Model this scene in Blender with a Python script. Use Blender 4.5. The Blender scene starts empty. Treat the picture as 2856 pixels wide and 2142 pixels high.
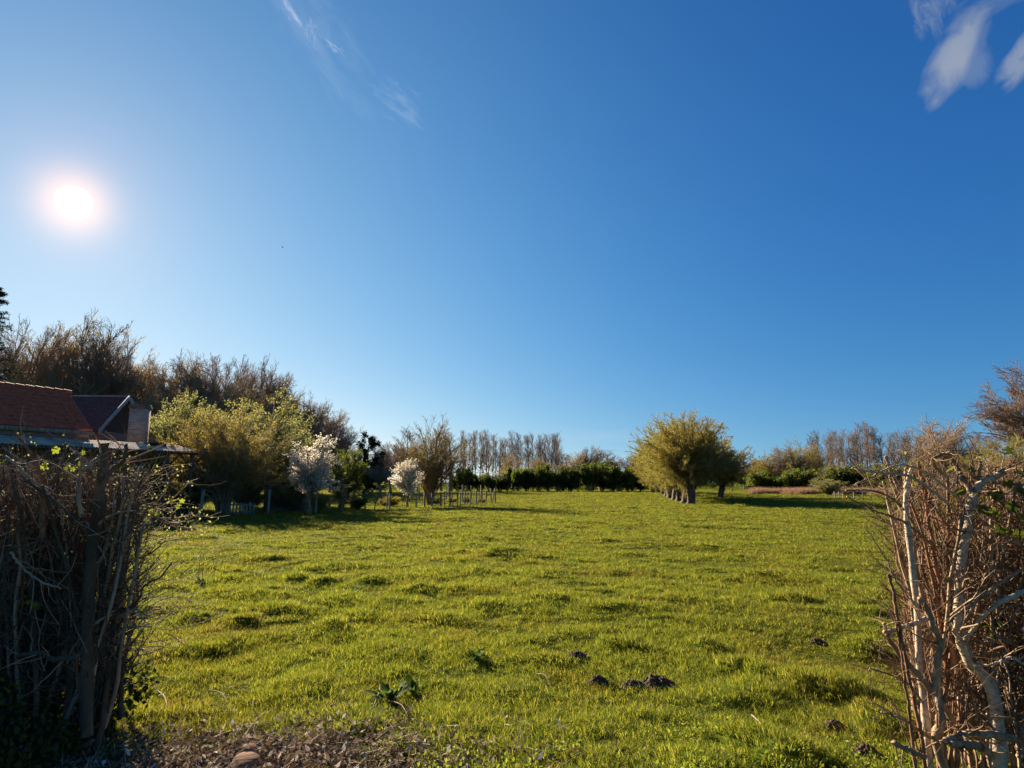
import bpy, math, random
import numpy as np
R = math.radians
scene = bpy.context.scene
col = scene.collection

# ------------------------------------------------------------------ camera
EYE, F, HOR = 1.6, 1750.0, 1347.0          # eye height, focal length in photo px, horizon row
PITCH = math.atan((HOR - 1071) / F)
cam = bpy.data.cameras.new('camera'); cam.sensor_width = 36; cam.lens = 36 * F / 2856
cam.clip_end = 8000; cam.clip_start = 0.05
co = bpy.data.objects.new('camera', cam); col.objects.link(co)
co.location = (0, 0, EYE); co.rotation_euler = (R(90) + PITCH, 0, 0); scene.camera = co

def ray(px, py):                            # direction seen at a photo pixel
    v = 1071 - py
    return np.array([px - 1428, F * math.cos(PITCH) - v * math.sin(PITCH), v * math.cos(PITCH) + F * math.sin(PITCH)])
def P(px, py, Y):                           # point at forward distance Y
    d = ray(px, py); return np.array([0, 0, EYE]) + d * (Y / d[1])
def G(px, py):                              # point on flat ground
    d = ray(px, py); return np.array([0, 0, EYE]) - d * (EYE / d[2])

# ------------------------------------------------------------------ sun, sky, exposure
sd = ray(205, 565); sd = sd / np.linalg.norm(sd)
SAZ = math.atan2(sd[0], sd[1]); SEL = math.asin(sd[2])
sun = bpy.data.lights.new('sun', 'SUN'); sun.energy = 5.0; sun.angle = R(0.5); sun.color = (1.0, 0.86, 0.64)
so = bpy.data.objects.new('sun', sun); col.objects.link(so)
so.rotation_euler = (R(90) - SEL, 0, -SAZ + R(180)); so.location = (-20, 20, 20)

world = bpy.data.worlds.new("World"); scene.world = world; world.use_nodes = True
nt = world.node_tree; N = nt.nodes; L = nt.links; N.clear()
def nd(t, **k):
    n = N.new(t)
    for a, b in k.items(): setattr(n, a, b)
    return n
def mth(op, a, b=None, clamp=False):
    n = nd('ShaderNodeMath', operation=op, use_clamp=clamp)
    for i, s in enumerate((a, b)):
        if s is None: continue
        if isinstance(s, (int, float)): n.inputs[i].default_value = s
        else: L.new(s, n.inputs[i])
    return n.outputs[0]
def vdot(a, vec):
    n = nd('ShaderNodeVectorMath', operation='DOT_PRODUCT'); L.new(a, n.inputs[0]); n.inputs[1].default_value = tuple(vec); return n.outputs['Value']
def mixc(f, a, b, mode='MIX'):
    n = nd('ShaderNodeMix', data_type='RGBA', blend_type=mode)
    for s, i in ((f, 0), (a, 6), (b, 7)):
        if isinstance(s, (int, float)): n.inputs[i].default_value = s
        elif isinstance(s, tuple): n.inputs[i].default_value = (*s, 1)
        else: L.new(s, n.inputs[i])
    return n.outputs[2]
sky = nd('ShaderNodeTexSky', sky_type='NISHITA'); sky.sun_disc = False
sky.sun_elevation = SEL; sky.sun_rotation = SAZ; sky.altitude = 50; sky.air_density = 1.0; sky.dust_density = 0.5; sky.ozone_density = 2.5
tc = nd('ShaderNodeTexCoord'); D = tc.outputs['Generated']
SKY_STR = 0.07
up = mth('MAXIMUM', vdot(D, (0, 0, 1)), 0.0)
EXPO = 1.75
cs = mth('MAXIMUM', vdot(D, sd), 0.0)
# clear-air colour: deepens with height and with the angle away from the sun
ee = mth('EXPONENT', mth('MULTIPLY', up, -1 / .17)); cs2 = mth('MULTIPLY', cs, cs)
S = 1 / SKY_STR / 2 ** EXPO
chan = []
for k in ((-3.46, -1.35, 3.80, -1.55, 2.05), (-1.52, -0.72, 1.93, -1.3, 0.86), (-0.54, -0.02, 0.68, -1.0, 0.07)):
    q = mth('ADD', mth('ADD', mth('MULTIPLY', cs, k[1]), mth('MULTIPLY', cs2, k[2])), mth('ADD', mth('MULTIPLY', up, k[3]), mth('MULTIPLY', ee, k[4])))
    chan.append(mth('MULTIPLY', mth('EXPONENT', mth('ADD', q, k[0])), S))
cc = nd('ShaderNodeCombineColor')
for i in range(3): L.new(chan[i], cc.inputs[i])
def addc(c, f, colr):
    return mixc(1.0, c, mixc(1.0, colr, f, 'MULTIPLY'), 'ADD')
def grey(f):
    n = nd('ShaderNodeCombineColor')
    for i in range(3): L.new(f, n.inputs[i])
    return n.outputs[0]
c = mixc(0.97, sky.outputs[0], cc.outputs[0])
c = addc(c, grey(mth('POWER', cs, 60)), tuple(S * v for v in (0.08, 0.04, 0.0)))
c = addc(c, grey(mth('POWER', cs, 260)), tuple(S * v for v in (0.12, 0.05, 0.01)))
c = addc(c, grey(mth('POWER', cs, 1400)), tuple(S * v for v in (0.75, 0.36, 0.10)))
# --- clouds: wisps fixed in the sky by direction
def cloud(px, py, ln, wd, ang, st, ns, seed, thr=0.42, color=(0.36, 0.41, 0.50), stretch=3.0):
    global c
    cd = ray(px, py); cd /= np.linalg.norm(cd)
    rt = np.cross(cd, (0, 0, 1)); rt /= np.linalg.norm(rt); u = np.cross(rt, cd)
    a = math.radians(ang); ax = rt * math.cos(a) + u * math.sin(a); ay = -rt * math.sin(a) + u * math.cos(a)
    fr = mth('GREATER_THAN', vdot(D, cd), 0.5)
    X = mth('DIVIDE', vdot(D, ax), mth('MAXIMUM', vdot(D, cd), 0.2)); Y = mth('DIVIDE', vdot(D, ay), mth('MAXIMUM', vdot(D, cd), 0.2))
    X = mth('MULTIPLY', X, F / ln); Y = mth('MULTIPLY', Y, F / wd)
    cv = nd('ShaderNodeCombineXYZ'); L.new(mth('MULTIPLY', X, ns), cv.inputs[0]); L.new(mth('MULTIPLY', Y, ns * wd / ln * stretch), cv.inputs[1]); cv.inputs[2].default_value = seed
    no = nd('ShaderNodeTexNoise'); no.inputs['Scale'].default_value = 1.0; no.inputs['Detail'].default_value = 7; no.inputs['Roughness'].default_value = 0.58
    no.inputs['Distortion'].default_value = 0.6
    L.new(cv.outputs[0], no.inputs['Vector'])
    r2 = mth('ADD', mth('MULTIPLY', X, X), mth('MULTIPLY', Y, Y))
    m = mth('SUBTRACT', 1.0, r2, True)
    f = mth('MULTIPLY', mth('SUBTRACT', mth('ADD', no.outputs[0], mth('MULTIPLY', mth('SUBTRACT', m, 1.0), 0.35)), thr), 3.2, True)
    f = mth('MULTIPLY', mth('MULTIPLY', mth('POWER', f, 1.1), mth('POWER', m, 0.5)), st)
    f = mth('MULTIPLY', f, fr)
    c = mixc(f, c, tuple(S * v for v in color))
cloud(2660, 162, 112, 46, 54, 0.80, 0.9, 3.1, thr=0.15, stretch=2)
cloud(2715, 185, 50, 38, 80, 0.3, 0.9, 5.7, thr=0.15, stretch=2)
cloud(2852, 160, 75, 34, 48, 0.65, 0.9, 8.1, thr=0.15, stretch=2)
cloud(2590, 25, 75, 60, 100, 0.40, 1.5, 4.4, thr=0.3)
cloud(2790, -10, 150, 45, 10, 0.25, 1.5, 2.4, thr=0.3)
cloud(808, 30, 75, 16, -47, 0.75, 2.2, 11.2, thr=0.36, color=(0.62, 0.72, 0.9))
cloud(868, 95, 50, 28, -75, 0.5, 2.4, 13.2, thr=0.38, color=(0.55, 0.66, 0.88))
cloud(930, 130, 45, 16, -28, 0.6, 2.2, 14.2, thr=0.36, color=(0.55, 0.66, 0.88))
cloud(900, 110, 240, 100, -48, 0.22, 2.0, 16.2, thr=0.30, color=(0.42, 0.56, 0.80))
cloud(1115, 290, 120, 70, -35, 0.35, 2.0, 17.2, thr=0.36, color=(0.42, 0.56, 0.80))
cloud(1780, 1276, 260, 12, 1, 0.55, 3.0, 21.2, thr=0.30, color=(0.62, 0.75, 0.85))
cloud(1450, 1215, 700, 30, 0, 0.22, 3.0, 22.2, thr=0.30, color=(0.50, 0.66, 0.82))
# --- the sun's own blown-out disc
c = addc(c, grey(mth('MULTIPLY', mth('SUBTRACT', cs, math.cos(R(1.25))), 1200, True)), tuple(S * v for v in (3, 2.6, 2.0)))
bg = nd('ShaderNodeBackground'); L.new(c, bg.inputs[0]); bg.inputs[1].default_value = SKY_STR
ow = nd('ShaderNodeOutputWorld'); L.new(bg.outputs[0], ow.inputs[0])
vs = scene.view_settings; vs.view_transform = 'Standard'; vs.look = 'None'; vs.exposure = EXPO; vs.gamma = 1.0
cy = scene.cycles; cy.max_bounces = 6; cy.diffuse_bounces = 3; cy.glossy_bounces = 2; cy.transmission_bounces = 4; cy.transparent_max_bounces = 6
cy.use_denoising = True; cy.sample_clamp_indirect = 4

# ------------------------------------------------------------------ materials
def mat(name, ramp, scale=3.0, rough=0.85, trans=0.0, tcol=None, island=False, patch=None, spec=0.2, bump=0.0, detail=6, vec='Object', stretch=(1, 1, 1), rot=(0, 0, 0)):
    m = bpy.data.materials.new(name); m.use_nodes = True; t = m.node_tree; n = t.nodes; l = t.links; n.clear()
    out = n.new('ShaderNodeOutputMaterial'); b = n.new('ShaderNodeBsdfPrincipled')
    b.inputs['Roughness'].default_value = rough; b.inputs['Specular IOR Level'].default_value = spec
    cr = n.new('ShaderNodeValToRGB'); el = cr.color_ramp.elements
    while len(el) < len(ramp): el.new(0.5)
    for i, (p, cc) in enumerate(ramp): el[i].position = p; el[i].color = (*cc, 1)
    tcn = n.new('ShaderNodeTexCoord'); mp = n.new('ShaderNodeMapping'); mp.inputs['Scale'].default_value = stretch; mp.inputs['Rotation'].default_value = rot
    geo = n.new('ShaderNodeNewGeometry')
    l.new(geo.outputs['Position'] if vec == 'World' else tcn.outputs[vec], mp.inputs[0])
    no = n.new('ShaderNodeTexNoise'); no.inputs['Scale'].default_value = scale; no.inputs['Detail'].default_value = detail; no.inputs['Roughness'].default_value = 0.65
    l.new(mp.outputs[0], no.inputs['Vector'])
    if island: l.new(geo.outputs['Random Per Island'], cr.inputs[0])
    else:
        st = n.new('ShaderNodeMapRange'); st.inputs['From Min'].default_value = 0.3; st.inputs['From Max'].default_value = 0.7
        l.new(no.outputs[0], st.inputs[0]); l.new(st.outputs[0], cr.inputs[0])
    colr = cr.outputs[0]
    if patch:                                   # large world-space patches of another tint
        pn = n.new('ShaderNodeTexNoise'); pn.inputs['Scale'].default_value = patch[0]; pn.inputs['Detail'].default_value = 5; pn.inputs['Roughness'].default_value = 0.6
        l.new(geo.outputs['Position'], pn.inputs['Vector'])
        mr = n.new('ShaderNodeMapRange'); mr.inputs['From Min'].default_value = patch[2]; mr.inputs['From Max'].default_value = patch[3]
        l.new(pn.outputs[0], mr.inputs[0])
        mx = n.new('ShaderNodeMix'); mx.data_type = 'RGBA'; mx.blend_type = 'MULTIPLY'; l.new(mr.outputs[0], mx.inputs[0]); l.new(colr, mx.inputs[6]); mx.inputs[7].default_value = (*patch[1], 1)
        colr = mx.outputs[2]
    l.new(colr, b.inputs['Base Color'])
    if bump:
        bp = n.new('ShaderNodeBump'); bp.inputs['Strength'].default_value = bump; bp.inputs['Distance'].default_value = 0.02; l.new(no.outputs[0], bp.inputs['Height']); l.new(bp.outputs[0], b.inputs['Normal'])
    if trans:
        tr = n.new('ShaderNodeBsdfTranslucent'); ms = n.new('ShaderNodeMixShader'); ms.inputs[0].default_value = trans
        mm = n.new('ShaderNodeMix'); mm.data_type = 'RGBA'; mm.blend_type = 'MULTIPLY'; mm.inputs[0].default_value = 1; l.new(colr, mm.inputs[6]); mm.inputs[7].default_value = (*(tcol or (1, 1, 1)), 1)
        l.new(mm.outputs[2], tr.inputs[0]); l.new(b.outputs[0], ms.inputs[1]); l.new(tr.outputs[0], ms.inputs[2]); l.new(ms.outputs[0], out.inputs[0])
    else: l.new(b.outputs[0], out.inputs[0])
    return m
M = {}
M['grass'] = mat('grass_blades', [(0, (0.035, 0.060, 0.008)), (0.4, (0.115, 0.145, 0.020)), (0.8, (0.23, 0.235, 0.045)), (1, (0.40, 0.34, 0.14))], trans=0.5, tcol=(1.65, 1.6, 0.7), island=True, patch=(0.5, (1.06, 0.86, 1.1), 0.5, 0.66), rough=0.75, spec=0.1)
M['soil'] = mat('meadow_soil', [(0, (0.03, 0.045, 0.006)), (0.5, (0.06, 0.085, 0.010)), (1, (0.12, 0.12, 0.02))], scale=14, vec='World', bump=0.6, spec=0.0, rough=1.0, patch=(0.35, (1.1, 0.85, 0.8), 0.45, 0.62))
M['farland'] = mat('far_meadow', [(0, (0.10, 0.12, 0.02)), (1, (0.17, 0.18, 0.035))], scale=0.4, vec='World')
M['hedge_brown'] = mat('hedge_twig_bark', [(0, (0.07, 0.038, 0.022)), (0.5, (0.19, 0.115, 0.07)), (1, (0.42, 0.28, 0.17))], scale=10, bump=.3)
M['dirt'] = mat('dark_earth', [(0, (0.03, 0.02, 0.012)), (0.6, (0.10, 0.066, 0.042)), (1, (0.19, 0.13, 0.09))], scale=30, bump=0.8)
M['bark'] = mat('brown_bark', [(0, (0.12, 0.078, 0.045)), (0.6, (0.25, 0.17, 0.10)), (1, (0.38, 0.28, 0.18))], scale=8, bump=0.4)
M['bark_pink'] = mat('pinkish_twigs', [(0, (0.15, 0.095, 0.062)), (1, (0.32, 0.22, 0.15))], scale=6)
M['bark_dark'] = mat('dark_twigs', [(0, (0.24, 0.16, 0.10)), (1, (0.47, 0.345, 0.235))], scale=6)
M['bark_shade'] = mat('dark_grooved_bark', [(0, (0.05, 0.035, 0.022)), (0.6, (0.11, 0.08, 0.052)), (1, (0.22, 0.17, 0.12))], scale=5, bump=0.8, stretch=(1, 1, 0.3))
M['bark_olive'] = mat('olive_twigs', [(0, (0.19, 0.135, 0.05)), (1, (0.36, 0.27, 0.10))], scale=6)
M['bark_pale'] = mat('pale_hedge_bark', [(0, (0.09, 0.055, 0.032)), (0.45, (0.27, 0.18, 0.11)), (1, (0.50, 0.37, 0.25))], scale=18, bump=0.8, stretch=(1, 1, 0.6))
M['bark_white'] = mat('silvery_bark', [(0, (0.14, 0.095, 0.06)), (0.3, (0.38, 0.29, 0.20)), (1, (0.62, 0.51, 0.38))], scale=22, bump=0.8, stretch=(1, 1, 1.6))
M['bark_red'] = mat('reddish_bark', [(0, (0.12, 0.05, 0.025)), (1, (0.34, 0.16, 0.085))], scale=18, bump=0.3)
M['cut'] = mat('cut_wood', [(0, (0.35, 0.17, 0.09)), (1, (0.62, 0.36, 0.20))], scale=40, bump=0.3)
def leafm(name, a, b, tr=0.5, t=(1.4, 1.4, 0.8)): return mat(name, [(0, a), (1, b)], trans=tr, tcol=t, island=True, rough=0.8, spec=0.08)
M['lf_yellow'] = leafm('yellow_willow_leaves', (0.17, 0.15, 0.04), (0.32, 0.28, 0.11))
M['lf_olive'] = leafm('olive_leaves', (0.19, 0.155, 0.03), (0.34, 0.28, 0.075))
M['lf_pale'] = leafm('pale_green_leaves', (0.17, 0.17, 0.08), (0.34, 0.33, 0.19))
M['lf_green'] = leafm('mid_green_leaves', (0.05, 0.07, 0.013), (0.14, 0.16, 0.035))
M['lf_bud'] = leafm('brown_buds', (0.20, 0.135, 0.06), (0.40, 0.29, 0.13))
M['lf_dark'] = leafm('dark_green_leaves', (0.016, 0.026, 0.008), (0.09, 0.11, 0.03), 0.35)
M['lf_ivy'] = leafm('ivy_leaves', (0.006, 0.014, 0.006), (0.025, 0.045, 0.014), 0.1)
M['blossom'] = leafm('blossom_petals', (0.66, 0.60, 0.50), (0.86, 0.82, 0.74), 0.5, (1.1, 1.07, 1.0))
M['reed'] = mat('dry_reeds', [(0, (0.20, 0.13, 0.085)), (1, (0.42, 0.30, 0.20))], island=True, trans=0.3, tcol=(1.2, 1, .8))
M['lf_fresh'] = leafm('fresh_leaves', (0.10, 0.13, 0.02), (0.22, 0.25, 0.05))

# ------------------------------------------------------------------ mesh helpers
def mesh_np(name, V, faces, mats):
    """faces: list of (array (n,k), material index)"""
    me = bpy.data.meshes.new(name); V = np.asarray(V, dtype=np.float32)
    me.vertices.add(len(V)); me.vertices.foreach_set('co', V.ravel())
    faces = [(np.asarray(f), mi) for f, mi in faces if len(f)]
    idx = np.concatenate([f.ravel() for f, _ in faces]); tot = np.concatenate([np.full(len(f), f.shape[1]) for f, _ in faces])
    mi = np.concatenate([np.full(len(f), m) for f, m in faces])
    me.loops.add(len(idx)); me.loops.foreach_set('vertex_index', idx.astype(np.int32))
    me.polygons.add(len(tot)); me.polygons.foreach_set('loop_start', np.concatenate([[0], np.cumsum(tot)[:-1]]).astype(np.int32))
    for m in mats: me.materials.append(m)
    me.polygons.foreach_set('material_index', mi.astype(np.int32)); me.update(calc_edges=True)
    return me
def link(name, me, parent=None, loc=None):
    o = bpy.data.objects.new(name, me); col.objects.link(o)
    if parent is not None: o.parent = parent
    if loc is not None: o.location = loc
    return o
def tag(o, label=None, cat=None, group=None, kind=None):
    for k, v in (('label', label), ('category', cat), ('group', group), ('kind', kind)):
        if v: o[k] = v
    return o
def thing(name, label, cat, loc=(0, 0, 0), rz=0, group=None):
    o = link(name, None, None, loc); o.rotation_euler = (0, 0, rz); o.empty_display_size = 0.2
    return tag(o, label, cat, group)
def nrm(a): return a / np.maximum(np.linalg.norm(a, axis=-1, keepdims=True), 1e-9)

class MB:                                        # collects tubes, leaves, boxes into one mesh
    def __init__(s): s.V = []; s.F = []; s.n = 0
    def add(s, V, F, mi=0): s.V.append(V.reshape(-1, 3)); s.F.append((np.asarray(F) + s.n, mi)); s.n += len(s.V[-1])
    def tubes(s, pts, rad, k=3, mi=0, cap=None):     # pts (N,n,3), rad (N,n)
        Nn, n, _ = pts.shape
        T = nrm(np.gradient(pts, axis=1)); ref = np.where(np.abs(T[:, :1, 2:3]) > 0.9, np.array([1., 0, 0]), np.array([0, 0, 1.]))
        ref = np.broadcast_to(ref, T.shape); A = nrm(np.cross(T, ref)); B = np.cross(T, A)
        ang = np.arange(k) * 2 * math.pi / k
        V = pts[:, :, None] + rad[:, :, None, None] * (A[:, :, None] * np.cos(ang)[:, None] + B[:, :, None] * np.sin(ang)[:, None])
        i = np.arange(Nn)[:, None, None] * n * k + np.arange(n - 1)[None, :, None] * k; j = np.arange(k)[None, None]; j2 = (j + 1) % k
        Fq = np.stack([i + j, i + j2, i + k + j2, i + k + j], -1).reshape(-1, 4)
        start = s.n
        s.add(V, Fq, mi)
        if cap is not None:
            base = start + np.arange(Nn)[:, None] * n * k + (n - 1) * k + np.arange(k)[None]; s.F.append((base, cap))
    def leaves(s, c, rng, size, aspect=0.5, mi=1, up=0.0):
        u = nrm(rng.normal(size=c.shape) + np.array([0, 0, up])); w = nrm(np.cross(u, rng.normal(size=c.shape)))
        a = size * rng.uniform(0.6, 1.3, (len(c), 1)); b = a * aspect
        V = np.stack([c, c + u * a * .5 + w * b * .5, c + u * a, c + u * a * .5 - w * b * .5], 1)
        s.add(V, np.arange(len(c) * 4).reshape(-1, 4), mi)
    def box(s, lo, hi, mi=0, M3=None, off=(0, 0, 0)):
        x0, y0, z0 = lo; x1, y1, z1 = hi
        V = np.array([[x0, y0, z0], [x1, y0, z0], [x1, y1, z0], [x0, y1, z0], [x0, y0, z1], [x1, y0, z1], [x1, y1, z1], [x0, y1, z1]], float)
        if M3 is not None: V = V @ np.asarray(M3)
        V = V + np.array(off)
        s.add(V, [[0, 3, 2, 1], [4, 5, 6, 7], [0, 1, 5, 4], [1, 2, 6, 5], [2, 3, 7, 6], [3, 0, 4, 7]], mi)
    def mesh(s, name, mats): return mesh_np(name, np.concatenate(s.V), s.F, mats)

def run(rng, P0, D0, Ln, R0, R1, n, wig, up):
    pts = np.zeros((len(P0), n, 3)); pts[:, 0] = P0; d = nrm(D0); st = (Ln / (n - 1))[:, None]
    for i in range(1, n):
        d = nrm(d + wig * rng.normal(size=d.shape) + np.array([0, 0, up])); pts[:, i] = pts[:, i - 1] + d * st
    return pts, R0[:, None] + (R1 - R0)[:, None] * np.linspace(0, 1, n)[None]
def kids(rng, pts, rad, Ln, n, t0, t1, ang, sd_, lr, taper, rr, rmin, npt, wig, up, end=0.35):
    Nn, m, _ = pts.shape
    t = (t0 + (t1 - t0) * (np.arange(n)[None] + rng.uniform(0, 1, (Nn, n))) / n); f = t * (m - 1); i = np.clip(f.astype(int), 0, m - 2); w = (f - i)
    a = np.arange(Nn)[:, None]; p = pts[a, i] * (1 - w)[..., None] + pts[a, i + 1] * w[..., None]; T = nrm(pts[a, i + 1] - pts[a, i])
    r = rad[a, i] * (1 - w) + rad[a, i + 1] * w
    perp = nrm(np.cross(T, rng.normal(size=T.shape))); an = (ang + sd_ * rng.normal(size=t.shape))[..., None]
    d = T * np.cos(an) + perp * np.sin(an); ln = Ln[:, None] * lr * (1 - taper * t) * rng.uniform(0.65, 1.25, t.shape)
    r0 = np.maximum(r * rr, rmin).ravel(); r1 = np.maximum(r0 * end, rmin * 0.6)
    q, rd = run(rng, p.reshape(-1, 3), d.reshape(-1, 3), ln.ravel(), r0, r1, npt, wig, up)
    return q, rd, ln.ravel()

def tree(seed, H, R0, trunks, levels, mats, leaf=None, trunk_n=9, trunk_wig=0.03, k0=7):
    """trunks: list of (base, dir, length, radius, radius end). levels: kids() parameters. Returns trunk mesh, crown mesh, extent"""
    rng = np.random.default_rng(seed)
    P0 = np.array([t[0] for t in trunks], float); D0 = np.array([t[1] for t in trunks], float)
    Ln = np.array([t[2] for t in trunks], float); a = np.array([t[3] for t in trunks], float); b = np.array([t[4] for t in trunks], float)
    pts, rad = run(rng, P0, D0, Ln, a, b, trunk_n, trunk_wig, 0.0)
    rad[:, 0] *= 1.35
    tb = MB(); tb.tubes(pts, rad, k0)
    cb = MB(); cur = (pts, rad, Ln); allq = []
    for li, lv in enumerate(levels):
        q, rd, ln = kids(rng, *cur, **lv); (cb if li else tb).tubes(q, rd, 4 if li == 0 else 3); cur = (q, rd, ln); allq.append(q)
    if leaf:
        q = allq[-1]; n = leaf['n']; Nn, m, _ = q.shape
        tt = rng.uniform(leaf.get('t0', .1), 1, (Nn, n)) * (m - 1); i = np.clip(tt.astype(int), 0, m - 2); w = (tt - i)[..., None]; aa = np.arange(Nn)[:, None]
        c_ = (q[aa, i] * (1 - w) + q[aa, i + 1] * w).reshape(-1, 3) + rng.normal(size=(Nn * n, 3)) * leaf.get('jit', .03)
        if 'keep' in leaf: c_ = c_[rng.uniform(size=len(c_)) < leaf['keep']]
        cb.leaves(c_, rng, leaf['size'], leaf.get('aspect', .5), 1, leaf.get('up', 0))
    allp = np.concatenate([x.reshape(-1, 3) for x in allq])
    ext = (np.percentile(allp[:, 2], 99.8), np.percentile(np.hypot(allp[:, 0], allp[:, 1]), 90) * 2)
    return tb.mesh('trunk', [mats[0]]), cb.mesh('crown', [mats[0]] + ([mats[1]] if len(mats) > 1 else [])), ext
def lv(n, t0, t1, ang, sd_, lr, taper, rr, rmin, npt, wig, up, end=0.35): return dict(n=n, t0=t0, t1=t1, ang=R(ang), sd_=R(sd_), lr=lr, taper=taper, rr=rr, rmin=rmin, npt=npt, wig=wig, up=up, end=end)

# ------------------------------------------------------------------ ground heights
def hsh(ix, iy, seed):
    h = (ix.astype(np.int64) * 374761393 + iy.astype(np.int64) * 668265263 + seed * 974634777) & 0xffffffff
    h = ((h ^ (h >> 13)) * 1274126177) & 0xffffffff
    return ((h ^ (h >> 16)) & 0xffff) / 65535.0
def vn(x, y, s, seed):
    x = np.asarray(x, float) / s + 1000; y = np.asarray(y, float) / s + 1000; ix = np.floor(x); iy = np.floor(y); fx = x - ix; fy = y - iy
    fx = fx * fx * (3 - 2 * fx); fy = fy * fy * (3 - 2 * fy)
    a = hsh(ix, iy, seed); b = hsh(ix + 1, iy, seed); c_ = hsh(ix, iy + 1, seed); d = hsh(ix + 1, iy + 1, seed)
    return (a * (1 - fx) + b * fx) * (1 - fy) + (c_ * (1 - fx) + d * fx) * fy
TUS = []   # tussocks: x, y, rx, ry, h
for px, py, w, h in [(745, 1568, 120, .16), (690, 1562, 60, .10), (830, 1622, 70, .15), (905, 1630, 60, .14), (1045, 1632, 75, .15), (1120, 1622, 70, .10), (1150, 1655, 70, .09),
                     (1390, 1552, 110, .16), (1345, 1512, 90, .12), (1300, 1505, 60, .10), (1440, 1512, 50, .08), (660, 1735, 90, .16), (570, 1720, 50, .10), (905, 1745, 70, .16),
                     (800, 1705, 150, .10), (1215, 1720, 70, .09), (1970, 1790, 110, .16), (2030, 1835, 90, .16), (2080, 1850, 80, .14), (2200, 1675, 120, .14), (2420, 1705, 70, .14),
                     (2255, 1880, 130, .16), (2330, 1890, 80, .18), (2390, 1790, 100, .16), (2150, 2075, 110, .14), (2070, 2030, 70, .14), (2440, 1985, 150, .18), (1960, 2120, 150, .15),
                     (1720, 1790, 70, .10), (1790, 1645, 90, .10), (1960, 1525, 100, .11), (1700, 1530, 70, .09), (1880, 1520, 90, .10), (1240, 1500, 70, .1), (1100, 1560, 80, .09), (640, 1480, 80, .12),
                     (540, 1500, 110, .12), (960, 1530, 90, .11), (1050, 1515, 50, .1), (520, 1470, 80, .1), (740, 1530, 60, .1), (1780, 1620, 60, .08), (2130, 1610, 90, .08), (2300, 1560, 90, .08),
                     (1180, 1465, 90, .1), (1270, 1450, 100, .12), (1400, 1455, 100, .1), (1640, 1462, 110, .10)]:
    g = G(px, py); w_ = w / 1772 * g[1] * .5; TUS.append((g[0], g[1], max(w_, .18), max(w_ * .8, .20), h))
rg = np.random.default_rng(5)
for i in range(1500):
    r = 8 + 62 * rg.uniform() ** .8; a = rg.uniform(-.72, .72); TUS.append((r * math.sin(a), r * math.cos(a), rg.uniform(.10, .34), rg.uniform(.08, .20), rg.uniform(.025, .075)))
TUS = np.array(TUS)
def tus(x, y):
    x = np.asarray(x, float); y = np.asarray(y, float); out = np.zeros(x.shape).ravel(); xf = x.ravel(); yf = y.ravel()
    # warp so that the tufts get ragged outlines
    wx = xf + (vn(xf, yf, .35, 71) - .5) * .25; wy = yf + (vn(xf, yf, .35, 72) - .5) * .25
    order = np.argsort(yf); ys = yf[order]
    for tx, ty, rx, ry, h in TUS:
        a, b = np.searchsorted(ys, [ty - 3 * ry - .3, ty + 3 * ry + .3]); k = order[a:b]
        if len(k) == 0: continue
        d2 = ((wx[k] - tx) / rx) ** 2 + ((wy[k] - ty) / ry) ** 2
        out[k] = np.maximum(out[k], h * np.exp(-d2 ** 1.5))
    return out.reshape(x.shape)
def height0(x, y):
    r = np.hypot(x, y)
    a = (vn(x, y, 14, 1) - .5) * .22 + (vn(x, y, 4.5, 2) - .5) * .10 + (vn(x, y, 1.3, 3) - .5) * .085 + np.maximum(vn(x, y, .6, 4) - .45, 0) * .12 + (vn(x, y, .22, 6) - .5) * .015 + np.maximum(vn(x, y, .33, 8) - .6, 0) * .12
    return a * np.clip((r - 1) / 5, .35, 1) * np.clip(1.6 - r / 200, 0.2, 1)
def height(x, y): return height0(x, y) + tus(x, y) * .7
def hz(x, y): return float(height(np.array([x]), np.array([y]))[0])

# terrain sheet: one polar mesh, fine where the meadow is near, reaching the horizon
rr_ = np.concatenate([[0.3, 1.0, 1.8], np.geomspace(2.4, 140, 560), np.geomspace(150, 5000, 24)])
aa_ = np.concatenate([np.linspace(-math.pi, -.95, 40)[:-1], np.linspace(-.95, .95, 640), np.linspace(.95, math.pi, 40)[1:]])[:-1]
RR, AA = np.meshgrid(rr_, aa_, indexing='ij'); X = RR * np.sin(AA); Yv = RR * np.cos(AA)
Z = height(X, Yv)
nr, na = RR.shape; i, j = np.meshgrid(np.arange(nr - 1), np.arange(na), indexing='ij'); j2 = (j + 1) % na
Fq = np.stack([i * na + j, (i + 1) * na + j, (i + 1) * na + j2, i * na + j2], -1).reshape(-1, 4)
V = np.stack([X, Yv, Z], -1).reshape(-1, 3)
V = np.vstack([V, [[0, 0, V[:na, 2].mean()]]]); Fc = np.stack([np.full(na, nr * na), np.arange(na), (np.arange(na) + 1) % na], -1)
g = link('meadow_ground', mesh_np('meadow_ground', V, [(Fq, 0), (Fc, 0)], [M['soil']])); tag(g, kind='structure', label='uneven meadow ground under the grass')
for p in g.data.polygons: p.use_smooth = True

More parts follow.
